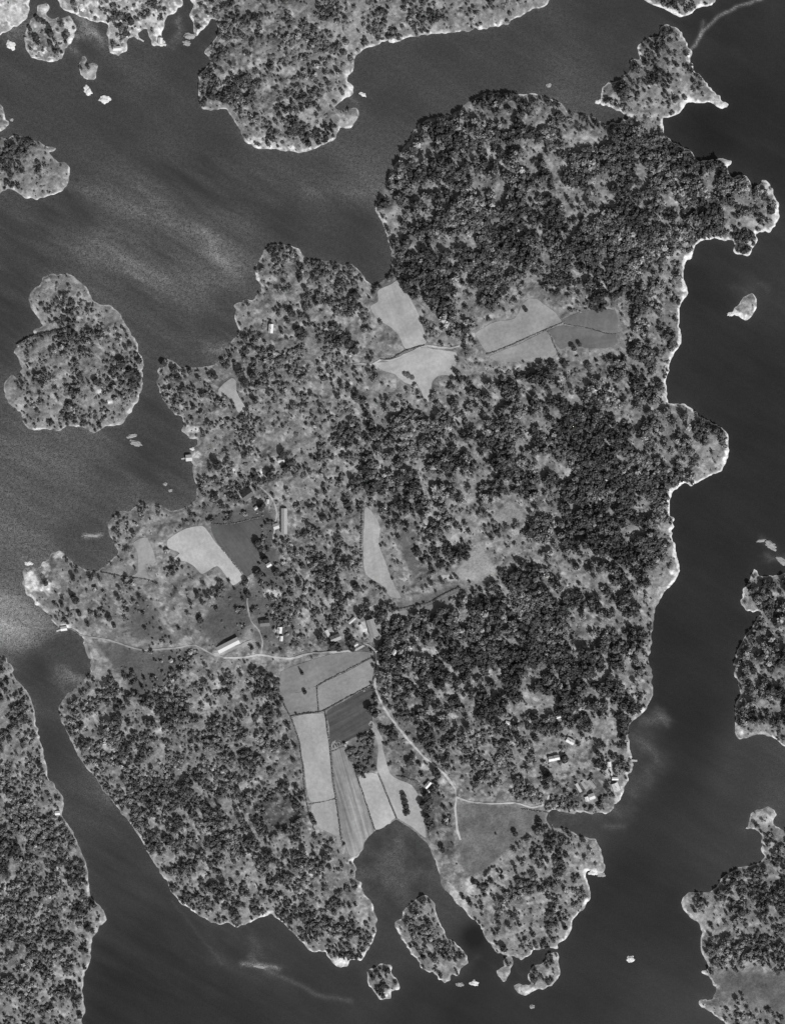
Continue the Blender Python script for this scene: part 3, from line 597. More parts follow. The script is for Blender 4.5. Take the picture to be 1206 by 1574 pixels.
sd_ = samp(sdf, AX, AY)
ok = (sd_ > 2.0) & (rng.random(AX.shape) < prob) & (samp(fieldm, AX, AY) == 0) & ((samp(meadm, AX, AY) == 0) | (rng.random(AX.shape) < .02))
rk_ = samp(rock, AX, AY); ok &= ~((rk_ > .75) & (rng.random(AX.shape) < .8))
for pts, w, *_ in PATHS: ok &= segdist(AX, AY, pts) > w/2+2.5
for b in BLD:
    a = math.radians(-b[5]); dx, dy = AX-b[0], AY-b[1]; lx = dx*math.cos(a)+dy*math.sin(a); ly = -dx*math.sin(a)+dy*math.cos(a)
    ok &= ~((abs(lx) < b[2]/2+3) & (abs(ly) < b[3]/2+3)) & ~((lx*0+abs(dx-3) < 6) & (abs(dy-5) < 6))
AX, AY, D, East, sd_ = AX[ok], AY[ok], D[ok], East[ok], sd_[ok]
n = len(AX); u = rng.random(n)
R = np.where(East & (D > 5), 2.3+3.0*u**1.25, np.where(AY > 1040, 1.6+2.2*u**1.4, np.where((AX < 560) & (AY > 440) & (AY < 1010), 1.2+2.5*u**1.6, 1.6+2.2*u**1.3)))
stand = vnoise(AX, AY, 34, 35, 3); R = R*(.72+.6*stand)
R = np.minimum(R, .9+sd_*.5)
# extra trees placed by hand: distinct dark crowns the photograph shows (x, y, radius)
HAND = [(449,483,6),(417,733,7),(440,720,7),(436,700,6),(841,1193,9),(838,1207,5),(866,1165,6),(815,1212,5),(800,1196,4),(796,1133,5),(820,1105,6),(826,1114,5),(822,1134,5),(898,1100,5),(55,134,.1),
 (57,60,5),(80,55,5),(102,58,3.5),(86,80,4),(48,47,3),(78,45,4),(148,106,2.5),(60,32,3.5),(68,36,3),(203,36,5),(196,30,3),(326,150,5),(338,152,5),(346,155,6),(357,145,5),(362,137,5),(313,161,4),(455,197,6),(473,211,4),(474,223,4.5),(490,220,4),(443,148,3.5),(477,144,3),
 (426,880,5),(448,912,4),(408,860,6),(398,882,6),(382,914,5),(505,900,4),(461,895,4),(436,831,3),(465,870,4),(533,865,5),(548,903,5),(562,945,.1),(553,945,5),(566,941,4),(641,849,6),(493,980,6),(513,992,6),(521,996,5),(540,985,6),(541,996,5),(534,975,4),
 (570,1090,7),(576,1096,6),(604,1130,8),(650,1138,5),(628,1170,5),(669,1185,6),(672,1190,5),(655,1222,5),(660,1230,6),(650,1236,6),(657,1244,5),(665,1215,5),(657,1258,6),(661,1268,6),(670,1205,4),(533,1148,.1),(465,1034,3),(469,1063,3),
 (73,896,3.5),(115,918,5),(118,924,4),(124,943,3.5),(197,937,3),(184,920,3),(305,914,4),(320,916,3),(309,952,5),(397,836,6),(401,844,4),(379,893,4),(371,1036,3),(345,1048,4),(220,1056,3),(115,890,3),(97,930,3),(170,950,4),(177,962,3),(137,960,3),
 (829,1270,5),(828,1262,4),(728,1354,3.2),(680,1305,4),(790,1330,3),(791,1280,4),(840,1455,4),(774,1457,5),(868,1425,4),(640,1476,6),(650,1470,5),(591,1514,3.6),(579,1493,3),(594,1492,3),(573,1502,3.2),(584,1500,3),
 (735,1360,3.5),(711,1378,3),(722,1387,4),(1137,1400,6),(1066,1398,3),(1156,906,4),(1150,898,3.5),(1172,900,4),(1158,918,3.5),(1186,900,5),(1190,960,4),(1165,1010,6),(1155,1030,5),(1195,1015,4),(1192,300,6),(1183,325,5),(1170,305,5),(1140,388,4),
 (52,1044,4),(24,1108,6),(40,1106,5),(63,1175,4),(91,1247,.1),(145,1390,4),(124,1400,5),(136,1425,6),(124,1560,4),(105,1170,.1),(470,1078,.1),(150,588,5),(210,580,8),(200,575,7),(206,592,6),(190,560,6),(215,555,5),(125,580,5),(100,530,.1),(275,583,5),(284,598,4),(252,560,4),(268,570,5),(312,608,4),(298,626,4),(332,580,4),(345,562,4),(393,618,4),(370,575,6),(378,590,6),(390,580,5),
 (336,717,6),(333,765,4),(299,770,3),(402,781,5),(405,777,4),(355,790,3),(372,733,3),(391,735,3.5),(421,722,3),(528,523,7),(537,530,7),(545,540,6),(520,530,6),(468,515,5),(460,510,6),(463,520,5),(470,500,3),(515,500,3),(533,484,4),(560,450,.1),(546,455,5),(545,465,4),(461,430,4),(470,446,4),(563,748,5),(542,738,5),(580,745,8),(572,752,7),(586,755,6),(560,725,4),(533,775,5),(538,785,5),(500,755,3),(556,1160,3.6),(545,1152,3.6),(565,1150,3.6),(540,1165,3.6),(553,1175,3.4),(570,1168,4),(560,1140,4),(575,1180,3.5),(535,1155,4),(562,1170,3),(555,1150,3.2),(563,1182,3),(620,1222,4),(622,1230,4.5),(624,1238,4.5),(626,1246,4),(623,1250,3),(627,578,4),(633,581,3.5),(622,576,3),
 (745,1180,.1),(880,537,4),(889,531,3.5),(807,478,3),(818,488,.1),(866,560,5),(849,562,5),(902,563,5),(829,562,4),(648,1190,3),(708,1180,.1),(956,1132,6),(958,1112,7),(958,1122,7),(955,1100,6),(917,1174,5),(928,1178,4),(918,1158,4),(924,1163,3),(963,1183,3),(940,1162,4),(948,1163,3)]
HX = np.array([h[0] for h in HAND if h[2] > 1], float); HY = np.array([h[1] for h in HAND if h[2] > 1], float); HR = np.array([h[2] for h in HAND if h[2] > 1], float)
# keep scattered trees out of the hand-placed crowns
kp = np.ones(n, bool)
for x, y, r_ in zip(HX, HY, HR): kp &= np.hypot(AX-x, AY-y) > r_*.9
AX, AY, R, D, East = AX[kp], AY[kp], R[kp], D[kp], East[kp]; n = len(AX)
print('scattered trees', n, 'hand', len(HX))
HS = np.where(East & (D > 5), 1.25, 1.05)
def tree_kind(x, y, k=None): return TPL
# one mass of woodland beyond the individually built trees
NIND = 292
inview = (AX > 3) & (AX < W-3) & (AY > 3) & (AY < H-3)
score = np.where(inview, R, -1)
extra = np.argsort(-score)[:max(0, NIND-len(HX))]
rest = np.ones(n, bool); rest[extra] = False
def build_mass(x, y, r_, hs, name, pick=None, tones=None):
    V, F, T = [], [], []; off = 0
    k = rng.integers(0, len(TPL), len(x)) if pick is None else pick
    z0 = hgt(x, y); ang = rng.uniform(0, 2*math.pi, len(x)); st_ = vnoise(x, y, 42, 36, 3); tn = rng.uniform(.55, 1.4, len(x))*(.35+1.25*st_)*np.where(rng.random(len(x)) < .04+.25*sstep(.42, .65, st_), 1.8, 1)
    if tones is not None: tn = tones
    ground_gap = rng.uniform(.15, .5, len(x))
    for i in range(len(TPL)):
        sel = np.nonzero(k == i)[0]
        if not len(sel): continue
        v, f, tt = TPL[i]; kind = TKIND[i]
        base = alb({'pine': 76, 'spruce': 66, 'broad': 100}[kind])
        ca, sa = np.cos(ang[sel])[:, None], np.sin(ang[sel])[:, None]; rr = r_[sel][:, None]
        if kind == 'spruce': rr = rr*.85
        hh = rr*hs[sel][:, None]
        X = (v[None, :, 0]*ca-v[None, :, 1]*sa)*rr+x[sel][:, None]; Y = (v[None, :, 0]*sa+v[None, :, 1]*ca)*rr-y[sel][:, None]
        Z = v[None, :, 2]*hh+(z0[sel]+r_[sel]*ground_gap[sel])[:, None]
        V.append(np.stack([X, Y, Z], -1).reshape(-1, 3)); nv = len(v)
        F.append((f[None]+(np.arange(len(sel))*nv)[:, None, None]+off).reshape(-1, 3)); off += nv*len(sel)
        T.append((tt[None]*tn[sel][:, None]*base).ravel())
    me = np_mesh(name, np.vstack(V), np.vstack(F), M_FOL, False, {'tone': np.concatenate(T)})
    return me
pk = rng.integers(0, 18, n)
spr = np.array([i for i in range(18) if TKIND[i] == 'spruce']); brd = np.array([i for i in range(18) if TKIND[i] == 'broad'])
lite = (vnoise(AX, AY, 42, 36, 3) > .58) & (rng.random(n) < .5); pk = np.where(lite, brd[rng.integers(0, len(brd), n)], pk)
small = (~East) & (rng.random(n) < .3); pk = np.where(small, brd[rng.integers(0, len(brd), n)], pk)
me = build_mass(AX[rest], AY[rest], R[rest], HS[rest], 'woodland', pk[rest])
tag(link('woodland', me), 'mass of dark pines and bushes covering the islands', 'woodland', None, 'stuff')
# low scrub: grey-leaved thickets between the taller trees
qx = rng.uniform(-30, W+30, 60000); qy = rng.uniform(-30, H+30, 60000); qd = dens_at(qx, qy); qn = vnoise(qx, qy, 14, 43, 4, .65)
qk = (samp(sdf, qx, qy) > 3) & (samp(fsoft, qx, qy) < .12) & (samp(rock, qx, qy) < .5) & (rng.random(len(qx)) < sstep(.47, .6, qn)*np.interp(qd, [0, 2, 4, 7, 9], [0, .2, .5, .7, .5]))
for (x, y, rx, ry) in CLEAR: qk &= (np.hypot((qx-x)/rx, (qy-y)/ry) > .8) | (rng.random(len(qx)) < .15)
for pts, w, *_ in PATHS: qk &= segdist(qx, qy, pts) > w/2+2.2
for b in BLD: qk &= np.hypot(qx-b[0], qy-b[1]) > b[2]*.55+2
qx, qy = qx[qk], qy[qk]; print('scrub', len(qx))
me = build_mass(qx, qy, rng.uniform(1.1, 2.7, len(qx)), np.full(len(qx), .55), 'scrub', brd[rng.integers(0, len(brd), len(qx))], rng.uniform(.8, 1.7, len(qx)))
tag(link('scrub', me), 'grey leafy scrub filling the ground between the pines', 'scrub', None, 'stuff')
# undergrowth: junipers, heather and bare-ground bushes, too small to count
ux = rng.uniform(-30, W+30, 90000); uy = rng.uniform(-30, H+30, 90000)
ud = dens_at(ux, uy); un = vnoise(ux, uy, 9, 41, 3, .6)
uok = (samp(sdf, ux, uy) > 2.5) & (samp(fsoft, ux, uy) < .15) & (samp(rock, ux, uy) < .6) & (rng.random(len(ux)) < (.02+.06*ud)*sstep(.4, .62, un)+.012)
for pts, w, *_ in PATHS: uok &= segdist(ux, uy, pts) > w/2+1
for b in BLD: uok &= np.hypot(ux-b[0], uy-b[1]) > b[2]*.55+1
ux, uy = ux[uok], uy[uok]; print('undergrowth', len(ux))
me = build_mass(ux, uy, rng.uniform(.5, 1.25, len(ux)), np.full(len(ux), .8), 'undergrowth', brd[rng.integers(0, len(brd), len(ux))])
tag(link('undergrowth', me), 'low junipers and bushes scattered over the open ground', 'undergrowth', None, 'stuff')

# ------------------------------------------------------------------ individual trees
CT = []
for i in range(8):
    kind = ['broad', 'pine', 'broad', 'pine', 'pine', 'spruce', 'broad', 'pine'][i]
    v, f, tt = crown(kind, rng, 2, 90, 50+i); base = alb({'pine': 66, 'spruce': 60, 'broad': 72}[kind])
    v = v.copy(); v[:, 2] += .5
    CT.append((np_mesh('crown', v, f, M_FOL, False, {'tone': tt*base}), kind))
LOWC = []
for i in range(3):
    v, f, tt = crown('broad', rng, 2, 110, 90+i); v = v.copy(); v[:, 2] += .3
    LOWC.append(np_mesh('crown', v, f, M_FOL, False, {'tone': tt*alb(98)}))
def trunk_mesh():
    V, F = [], []; nn = 7; lv = [(0, .13), (.25, .1), (.7, .075), (1.2, .04)]
    for z, r_ in lv:
        for k in range(nn): a = 2*math.pi*k/nn; V.append((math.cos(a)*r_+.02*math.sin(z*5), math.sin(a)*r_, z))
    for l in range(3):
        for k in range(nn): F.append((l*nn+k, l*nn+(k+1) % nn, (l+1)*nn+(k+1) % nn, (l+1)*nn+k))
    for b in range(5):     # limbs
        a = b*1.3; o = len(V); p0 = Vector((0, 0, .45+.1*b)); p1 = p0+Vector((math.cos(a)*.5, math.sin(a)*.5, .35)); sd2 = Vector((-math.sin(a), math.cos(a), 0))
        for p, w in ((p0, .04), (p1, .015)):
            V += [tuple(p+sd2*w), tuple(p+Vector((0, 0, w))), tuple(p-sd2*w), tuple(p-Vector((0, 0, w)))]
        for k in range(4): F.append((o+k, o+(k+1) % 4, o+4+(k+1) % 4, o+4+k))
    return np_mesh('trunk', V, F, M_BARK, False)
TRUNK = trunk_mesh()
LM = [(352,991,'long grey barn'),(437,801,'long narrow north south barn'),(516,980,'farmhouse by the main track'),(572,965,'pale barn above the track bend'),(381,761,'dark roofed house'),(414,868,'little white hut in the grass'),(408,957,'dark roofed cottage'),(945,1209,'large white roofed boathouse'),(875,1138,'white wedge roofed cottage'),(850,1164,'white fronted house'),(779,1110,'tiny white hut in the clearing'),(904,1225,'boathouse cluster by the inlet'),(657,1205,'white hut by the hooked field'),(291,704,'square boathouse on the western shore'),(417,506,'white cottage in the northern woods'),(99,966,'white boathouse on the western point'),(90,1249,'lone hut on the south western shore'),(181,76,'white boathouse on the top left shore'),(60,900,'bare rock tip of the western point'),(930,738,'minute hut in the eastern woods'),(728,1355,'dark shed east of the bay'),
 (605,482,'pale hay field by the north cove'),(646,566,'star shaped field'),(800,510,'eastern clearing field'),(905,515,'dim eastern clearing'),(355,602,'boot shaped field'),(310,840,'very pale bare field'),(370,845,'dark ploughed field by the western farm'),(225,845,'narrow light western field'),(575,850,'long curved pale field'),(735,865,'triangular clearing field'),(780,790,'small hillside field'),(488,1030,'grey meadow of the central farmland'),(540,1110,'dark ploughed central field'),(480,1150,'bright long western field'),(556,1160,'round grove among the fields'),(540,1250,'striped strips'),(622,1235,'dark grove in the hooked field'),(770,1285,'dim square meadow'),(1160,1520,'boggy south east field'),
 (78,60,'round islet in the top left'),(135,108,'tiny ring shaped islet'),(70,260,'islet on the left edge'),(120,540,'large western islet'),(60,470,'north end of the large western islet'),(170,620,'south end of the large western islet'),(665,1440,'long islet in the bay mouth'),(585,1508,'tufted round islet'),(836,1495,'low islet off the south east point'),(1145,472,'bare skerry off the east coast'),(1160,910,'squarish northern lobe of the eastern land'),(1165,1050,'eastern land'),(1060,1385,'bald tip of the south east land'),(1130,1420,'south east land'),(40,1120,'north of the south western land'),(70,1400,'south western land'),(130,1415,'pointed cape of the south western land'),(440,130,'northern headland'),(350,100,'bare knoll of the northern headland'),(480,190,'south end of the northern headland'),(560,40,'gap field of the northern headland'),(700,30,'top shore of the northern headland'),(1020,110,'islet at the north east tip'),(1045,10,'islet on the top edge'),
 (760,190,'northern woods of the main island'),(640,300,'north western wood edge'),(900,215,'bare ridge in the northern woods'),(1000,300,'dense north eastern woods'),(1170,320,'rocky north east cape'),(1100,350,'bay under the north east cape'),(850,420,'woods above the eastern clearing'),(1020,470,'bright rocky east coast'),(1080,690,'rounded eastern cape'),(960,650,'woods behind the eastern cape'),(840,700,'middle eastern woods'),(680,700,'central woods'),(1000,850,'eastern shore woods'),(850,960,'darkest patch of the eastern woods'),(930,1020,'lower eastern woods'),(720,1060,'woods east of the main track'),(180,1130,'north of the south western woods'),(300,1180,'south western woods'),(250,1290,'slanting south western shore'),(380,1320,'bare patch of the south western woods'),(480,1400,'dark wood west of the bay'),(530,1470,'bright rocky south cape'),(880,1310,'south eastern point'),(830,1400,'rough ground of the south eastern point'),(440,400,'small northern cape'),(380,480,'north western cove'),(265,590,'western lobe'),(210,800,'small cove by the western fields'),(440,470,'open slope of the north western woods')]
used = set()
DIRN = ['east', 'south east', 'south', 'south west', 'west', 'north west', 'north', 'north east']
def tree_label(x, y, r_, kind):
    ds = sorted((math.hypot(x-a, y-b), a, b, nme) for a, b, nme in LM)
    size = 'very small' if r_ < 3 else 'small' if r_ < 3.8 else 'mid-sized' if r_ < 5 else 'large' if r_ < 7 else 'very large'
    form = {'pine': 'dark pine', 'spruce': 'dark pointed spruce', 'broad': 'dark rounded tree'}[kind]
    for d, a, b, nme in ds[:9]:
        di = DIRN[int(round(math.degrees(math.atan2(y-b, x-a))/45)) % 8]
        q = 'close on the' if d < 22 else 'a little way' if d < 50 else 'well'
        q = q+' '+di+(' side of' if d < 22 else ' of')
        lab = f'{size} {form} {q} the {nme}'
        lab = lab.replace('a little way', 'just') if len(lab.split()) > 16 else lab
        if lab not in used and len(lab.split()) <= 16: used.add(lab); return lab
    w = lab.split(); return ' '.join(w[:3] + [form.split()[-1]] if 0 else w[:16])
allx = np.concatenate([HX, AX[extra]]); ally = np.concatenate([HY, AY[extra]]); allr = np.concatenate([HR, R[extra]])
order = np.argsort(-allr)
for q in order:
    x, y, r_ = float(allx[q]), float(ally[q]), float(allr[q])
    if samp(sdf, x, y) < 1.0: continue
    i = random.randrange(8); me, kind = CT[i]
    e = bpy.data.objects.new({'pine': 'pine_tree', 'spruce': 'spruce_tree', 'broad': 'broadleaf_tree'}[kind], None); C.objects.link(e)
    e.location = (x, -y, float(hgt(x, y))-.1); e.rotation_euler = (0, 0, random.uniform(0, 6.28)); sx_ = r_*random.uniform(.92, 1.08)
    if kind == 'spruce': sx_ *= .9
    e.scale = (sx_, r_*random.uniform(.85, 1.05), (r_*.5+2.0)*random.uniform(.85, 1.2))
    if math.hypot(x-556, y-1160) < 34 or math.hypot(x-628, y-579) < 14: e.scale.z *= .5; me = LOWC[i % 3]
    tag(e, tree_label(x, y, r_, kind), 'tree', 'separate trees on the islands')
    for nm, m_ in (('trunk', TRUNK), ('crown', me)): link(nm, m_, e)

# ------------------------------------------------------------------ hedge lines and ditch scrub between the fields
HEDGE = [
 (t(400,400,[(560,462),(600,462),(640,440),(680,418),(760,396)]), .8,'dark hedge between the pale hay field and the star shaped field'),
 ([(747,545),(765,539),(800,524),(840,507),(862,498),(866,495)], .8,'dark hedge through the middle of the eastern clearing'),
 ([(839,507),(846,520),(853,536),(858,545)], .8,'short dark hedge splitting the south of the eastern clearing'),
 ([(866,499),(900,505),(930,513),(945,515)], .6,'thin hedge along the dim east end of the clearing'),
 ([(336,834),(353,856),(376,885)], .5,'dark boundary between very pale and ploughed western fields'),
 ([(326,805),(345,806),(365,804),(385,798),(400,795)], .7,'curved dark hedge along the top of the western ploughed field'),
 ([(156,880),(200,888),(225,890),(245,900)], .9,'dark hedge under the small triangular field'),
 ([(556,780),(556,800),(555,840),(556,872)], 1.0,'straight dark hedge on the west of the long curved field'),
 ([(606,938),(615,935),(658,926),(682,913),(706,902)], .8,'dark hedge between the two narrow centre strips'),
 (t(400,800,[(524,628),(460,660),(400,693),(330,728),(264,762),(264,800),(271,878)]), .8,'angled dark hedge round the even light field'),
 (t(400,800,[(140,906),(200,893),(290,880),(400,820),(512,762)]), .8,'long dark hedge above the bright and ploughed fields'),
 (t(400,800,[(300,880),(312,960),(326,1060),(340,1206),(352,1290),(375,1460),(385,1500)]), .9,'long dark hedge down the east side of the bright fields'),
 (t(400,800,[(325,1070),(370,1052),(395,1040)]), .7,'short dark hedge below the ploughed central field'),
 (t(400,1174,[(225,182),(290,172),(350,158)]), .6,'thin hedge crossing between the two bright fields'),
 (t(400,1174,[(430,-24),(440,20),(452,62),(490,180),(530,303)]), .8,'dark hedge between the striped strips and the bright field'),
 (t(400,1174,[(545,40),(580,130),(610,200),(628,240),(630,254)]), .7,'dark hedge west of the hooked bright field'),
 ([(848,1252),(846,1262),(850,1272),(842,1250),(820,1246),(800,1242)], .8,'dark hedge round the corner of the dim square meadow'),
 ([(548,985),(573,998),(577,1010),(577,1030),(573,1048)], .7,'dark hedge inside the bend of the main track'),
 ([(286,1032),(283,1020),(290,1010),(305,1006)], 1.1,'dark scrub bank south of the long grey barn'),
 ([(280,1015),(268,1040),(250,1058),(240,1066)], .8,'dark ditch scrub through the western bog'),
 (t(400,800,[(85,800),(110,850),(140,905),(165,970),(182,1020),(197,1115),(203,1190),(210,1270),(232,1370),(250,1430)]), .8,'dark scrub line along the west edge of the farmland'),
 ([(610,1192),(640,1200),(650,1225),(656,1262),(660,1290)], .9,'dark scrub along the east edge of the hooked field'),
 ([(745,1353),(757,1356),(768,1364),(780,1372),(795,1370),(805,1362)], 1.3,'curved dark thicket south of the dim square meadow'),
 ([(744,1345),(752,1335),(760,1330)], 1.6,'short dark thicket at the foot of the dim square meadow'),
 ([(28,532),(45,522),(60,517),(80,513),(100,508),(115,503)], 2.1,'dark band of trees across the neck of the large western islet'),
]
for k, (pts, w, lab) in enumerate(HEDGE):
    L = crinkle(pts, .5, 1.1, 1300+k, False); rr = w*rng.uniform(.75, 1.35, len(L)); jx = rng.normal(0, w*.3, len(L)); jy = rng.normal(0, w*.3, len(L))
    me = build_mass(L[:, 0]+jx, L[:, 1]+jy, rr, np.full(len(L), .8), 'hedge', brd[rng.integers(0, len(brd), len(L))])
    o = link('hedge', me); me.transform(Matrix.Translation((-L[0, 0], L[0, 1], 0))); o.location = (L[0, 0], -L[0, 1], 0)
    tag(o, lab, 'hedge', 'hedges and scrub lines between the fields')

# ------------------------------------------------------------------ buildings
MATC = {}
def mat_for(name, grey, scale=.9, amp=.18):
    k = (name, grey)
    if k not in MATC: MATC[k] = plain(name, grey, scale, amp)
    return MATC[k]
def box(V, F, x0, x1, y0, y1, z0, z1):
    o = len(V); V += [(x0,y0,z0),(x1,y0,z0),(x1,y1,z0),(x0,y1,z0),(x0,y0,z1),(x1,y0,z1),(x1,y1,z1),(x0,y1,z1)]
    F += [(o,o+3,o+2,o+1),(o+4,o+5,o+6,o+7),(o,o+1,o+5,o+4),(o+1,o+2,o+6,o+5),(o+2,o+3,o+7,o+6),(o+3,o,o+4,o+7)]
def pyd(name, V, F, mat, parent):
    me = bpy.data.meshes.new(name); me.from_pydata(V, [], F); me.update(); me.materials.append(mat); return link(name, me, parent)
def building(x, y, L, Wd, wh, rot, grey, kind, lab):
    nm = {'barn': 'barn', 'house': 'house', 'shed': 'shed'}[kind]
    e = bpy.data.objects.new(nm, None); C.objects.link(e)
    z = max(float(hgt(x, y)), float(np.mean([hgt(x+dx, y+dy) for dx in (-4, 4) for dy in (-4, 4)])), .5)
    e.location = (x, -y, z); e.rotation_euler = (0, 0, math.radians(rot))
    grp = {'barn': 'barns of the island farms', 'house': 'houses of the island', 'shed': 'sheds, huts and boathouses'}[kind]
    tag(e, lab, {'barn': 'barn', 'house': 'house', 'shed': 'shed'}[kind], grp)
    hl, hw = L/2, Wd/2; rise = hw*{'barn': .5, 'house': .68, 'shed': .5}[kind]
    wallg = 200 if kind == 'house' else 120 if kind == 'barn' else 150
    # walls with gables
    V = [(-hl,-hw,-1.5),(hl,-hw,-1.5),(hl,hw,-1.5),(-hl,hw,-1.5),(-hl,-hw,wh),(hl,-hw,wh),(hl,hw,wh),(-hl,hw,wh),(-hl,0,wh+rise),(hl,0,wh+rise)]
    F = [(0,1,5,4),(2,3,7,6),(1,2,6,9,5),(3,0,4,8,7)]
    pyd('wall', V, F, mat_for('painted_boards', wallg), e)
    ov = .45; th = .22; sl = rise/hw
    V = []; F = []
    for sgn in (-1, 1):
        o = len(V); ze = wh-ov*sl; a = hl+ov; b = (hw+ov)*sgn
        V += [(-a,b,ze+.05),(a,b,ze+.05),(a,0,wh+rise+.05),(-a,0,wh+rise+.05),(-a,b,ze+.05+th),(a,b,ze+.05+th),(a,0,wh+rise+.05+th),(-a,0,wh+rise+.05+th)]
        F += [(o,o+1,o+2,o+3),(o+4,o+7,o+6,o+5),(o,o+4,o+5,o+1),(o+1,o+5,o+6,o+2),(o+3,o+7,o+4,o)]
    # corrugation battens
    for q in range(int(L/2.2)):
        xx = -hl+1+q*2.2
        for sgn in (-1, 1):
            o = len(V); b = (hw+ov)*sgn; ze = wh-ov*sl+.05+th; zt = wh+rise+.05+th
            V += [(xx-.08,b,ze+.01),(xx+.08,b,ze+.01),(xx+.08,0,zt+.01),(xx-.08,0,zt+.01),(xx-.08,b,ze+.1),(xx+.08,b,ze+.1),(xx+.08,0,zt+.1),(xx-.08,0,zt+.1)]
            F += [(o+4,o+5,o+6,o+7),(o,o+1,o+5,o+4),(o+1,o+2,o+6,o+5),(o+3,o,o+4,o+7)]
    rf = pyd('roof', V, F, mat_for('roofing', grey, .6, .16), e)
    if kind == 'house':
        V = []; F = []; box(V, F, -.5, .5, -.4, .4, wh+rise-.4, wh+rise+1.3); pyd('chimney', V, F, mat_for('chimney_brick', 110), rf)
    if kind != 'shed':
        nw = max(2, int(L/5))
        for q in range(nw):
            xx = -hl+L*(q+.5)/nw
            for sgn in (-1, 1):
                V = []; F = []; box(V, F, xx-.5, xx+.5, sgn*hw-.06, sgn*hw+.06, 1.2, 2.5); pyd('window', V, F, mat_for('window_glass', 40), e)
    V = []; F = []; dw = 1.6 if kind == 'barn' else .55; box(V, F, hl-.05, hl+.08, -dw, dw, 0, 2.2 if kind != 'barn' else 3.2); pyd('door', V, F, mat_for('plank_door', 90), e)
for b in BLD: building(*b)

# jetties: plank decks on posts
JET = [(964,1148,16,3,92,190,'long white jetty running along the south east shore'),(973,1169,11,3,-4,190,'short pale jetty poking into the south east channel'),(215,60,15,2.2,-32,200,'thin white jetty on the top left shore'),(252,69,8,3.5,-12,215,'stubby white jetty at the tip of the top left promontory'),(938,1186,14,3,100,205,'pale boarded slipway above the white roofed boathouse'),(282,705,6,2.5,10,180,'short jetty in front of the square western boathouse'),(91,969,8,2.5,200,200,'short jetty by the white boathouse on the western point')]
for (x, y, L, wd_, rot, grey, lab) in JET:
    e = bpy.data.objects.new('jetty', None); C.objects.link(e); z = max(float(hgt(x, y)), float(hgt(x+3, y)), float(hgt(x-3, y)), 0)+.9
    e.location = (x, -y, z); e.rotation_euler = (0, 0, math.radians(rot)); tag(e, lab, 'jetty', 'jetties and slipways')
    V = []; F = []
    for k in range(int(L/.5)): box(V, F, -L/2+k*.5, -L/2+k*.5+.44, -wd_/2, wd_/2, 0, .12)
    pyd('deck', V, F, mat_for('deck_planks', grey), e)
    for sx_ in (-1, 0, 1):
        for sy_ in (-1, 1):
            V = []; F = []; box(V, F, sx_*(L/2-.5)-.12, sx_*(L/2-.5)+.12, sy_*(wd_/2-.2)-.12, sy_*(wd_/2-.2)+.12, -2.5, -.01); pyd('post', V, F, mat_for('deck_posts', 90), e)

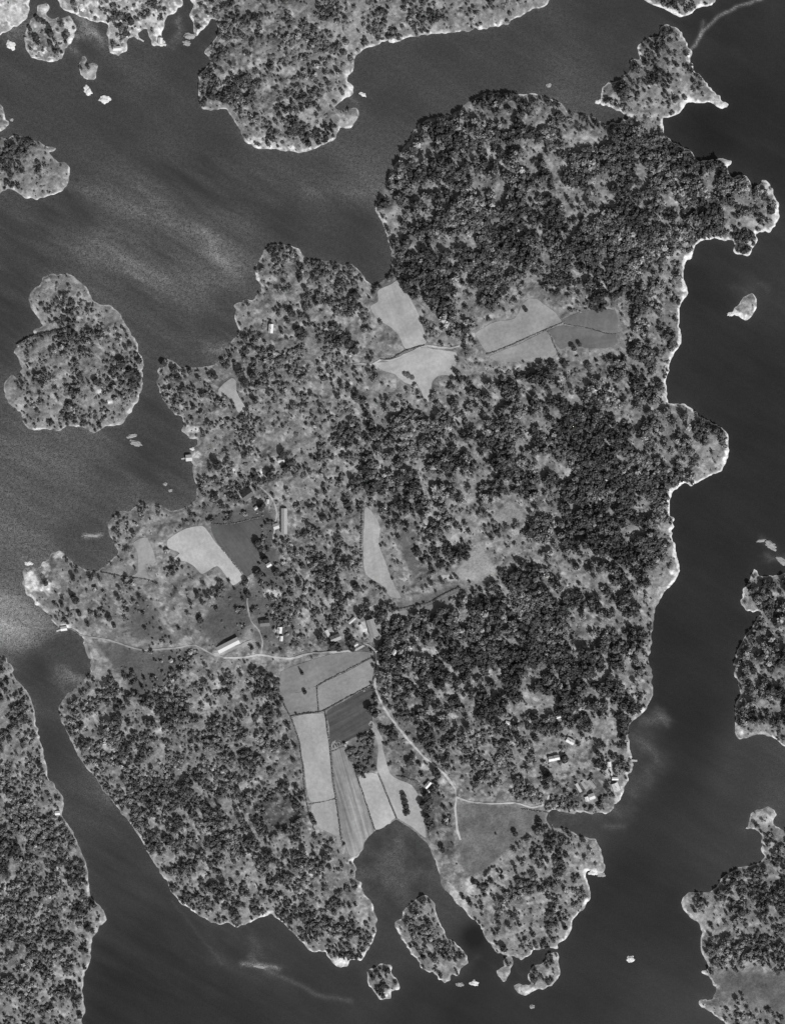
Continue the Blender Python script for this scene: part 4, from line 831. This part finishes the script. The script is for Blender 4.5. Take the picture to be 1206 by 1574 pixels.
# ------------------------------------------------------------------ rocks standing out of the water
M_ROCK = plain('bare_rock', 212, .6, .35)
M_REEF = plain('wet_rock', 150, .6, .45)
RK = [(136,139,5,7,30,'small light rock between the ring shaped islet and the brighter rock'),(161,153,6,8,80,'bright rounded rock alone in the top left channel'),(17,69,5,9,40,'oblong pale rock near the top left corner'),(728,1511,4.5,6,70,'bright white rock off the long bay mouth islet'),(706,1513,3,6,80,'faint narrow rock south of the long bay mouth islet'),(968,1474,6,5,20,'lone pale rock in the middle of the south east channel'),
 (203,670,3,8,100,'tall arm of the forked skerry below the large western islet'),(207,681,10,4,-20,'low foot of the forked skerry below the large western islet'),(254,744,3,2.5,0,'tiny upper rock of the pair off the western shore'),(262,754,3,2.5,0,'tiny lower rock of the pair off the western shore'),(843,131,4,3,10,'tiny pale rock in the northern sound'),(920,156,6,3,10,'bright rock at the west tip of the north east islet'),
 (1184,838,10,5,-35,'pale jagged skerry north of the eastern land'),(1169,831,7,2.5,5,'thin flat ledge beside the pale jagged skerry'),(1200,862,8,4,-40,'dim flat rock at the right edge'),(291,62,0.1,0.1,0,None),(292,55,5,9,80,'pale rock pile in the top left cove'),(287,66,4,6,75,'small pale rock at the mouth of the top left cove'),(557,145,3,5,70,'small rock close off the northern headland'),(602,62,5,4,0,'bright round boulder on the shore of the northern headland'),
 (817,1547,4,3,0,'faint small rock off the southern low islet'),(912,1341,7,4,10,'bright flat rocks at the south eastern point'),(923,1344,6,4,-10,'pale ledge beside the bright flat rocks'),(141,823,10,2,-3,'long pale half sunk reef north of the western point'),(400,1486,9,2,-5,'pale half sunk reef off the southern shore'),(119,17,4,4,0,'round light rock in the top left shallows'),(127,12,4,5,0,'oval light rock beside the round light rock'),(1122,483,5,3,0,'small rock joined to the east coast skerry'),(18,184,3,2.5,0,'tiny rock at the tip of the left edge islet'),(297,690,4,3,0,'little pale rock above the square western boathouse'),(44,866,6,3,0,'white rock shelf at the tip of the western point')]
for k, (x, y, rx, ry, rot, lab) in enumerate(RK):
    if not lab: continue
    V, F = ico(4); V = V.copy()
    h = .5+.12*min(rx, ry)
    if 'half sunk' in lab or 'flat' in lab: h = .45
    nz_ = np.array([mnoise.fractal(Vector(tuple(p*1.5+k*5.7)), 1.0, 2.0, 4) for p in V])
    sc_ = 1+.6*nz_
    V = np.stack([V[:, 0]*rx*sc_, V[:, 1]*ry*sc_, V[:, 2]*h*(1+.8*nz_)+.05], 1)
    o = link('rock', np_mesh('rock', V, F, M_REEF if any(q in lab for q in ('half sunk', 'dim', 'faint', 'tiny', 'forked', 'jagged', 'top left cove', 'ledge')) else M_ROCK, False)); z = max(0, float(hgt(x, y))) if samp(sdf, x, y) > 0 else 0
    o.location = (x, -y, z); o.rotation_euler = (0, 0, math.radians(rot)); tag(o, lab, 'rock', 'rocks and skerries in the water')
print('objects', len(bpy.data.objects))
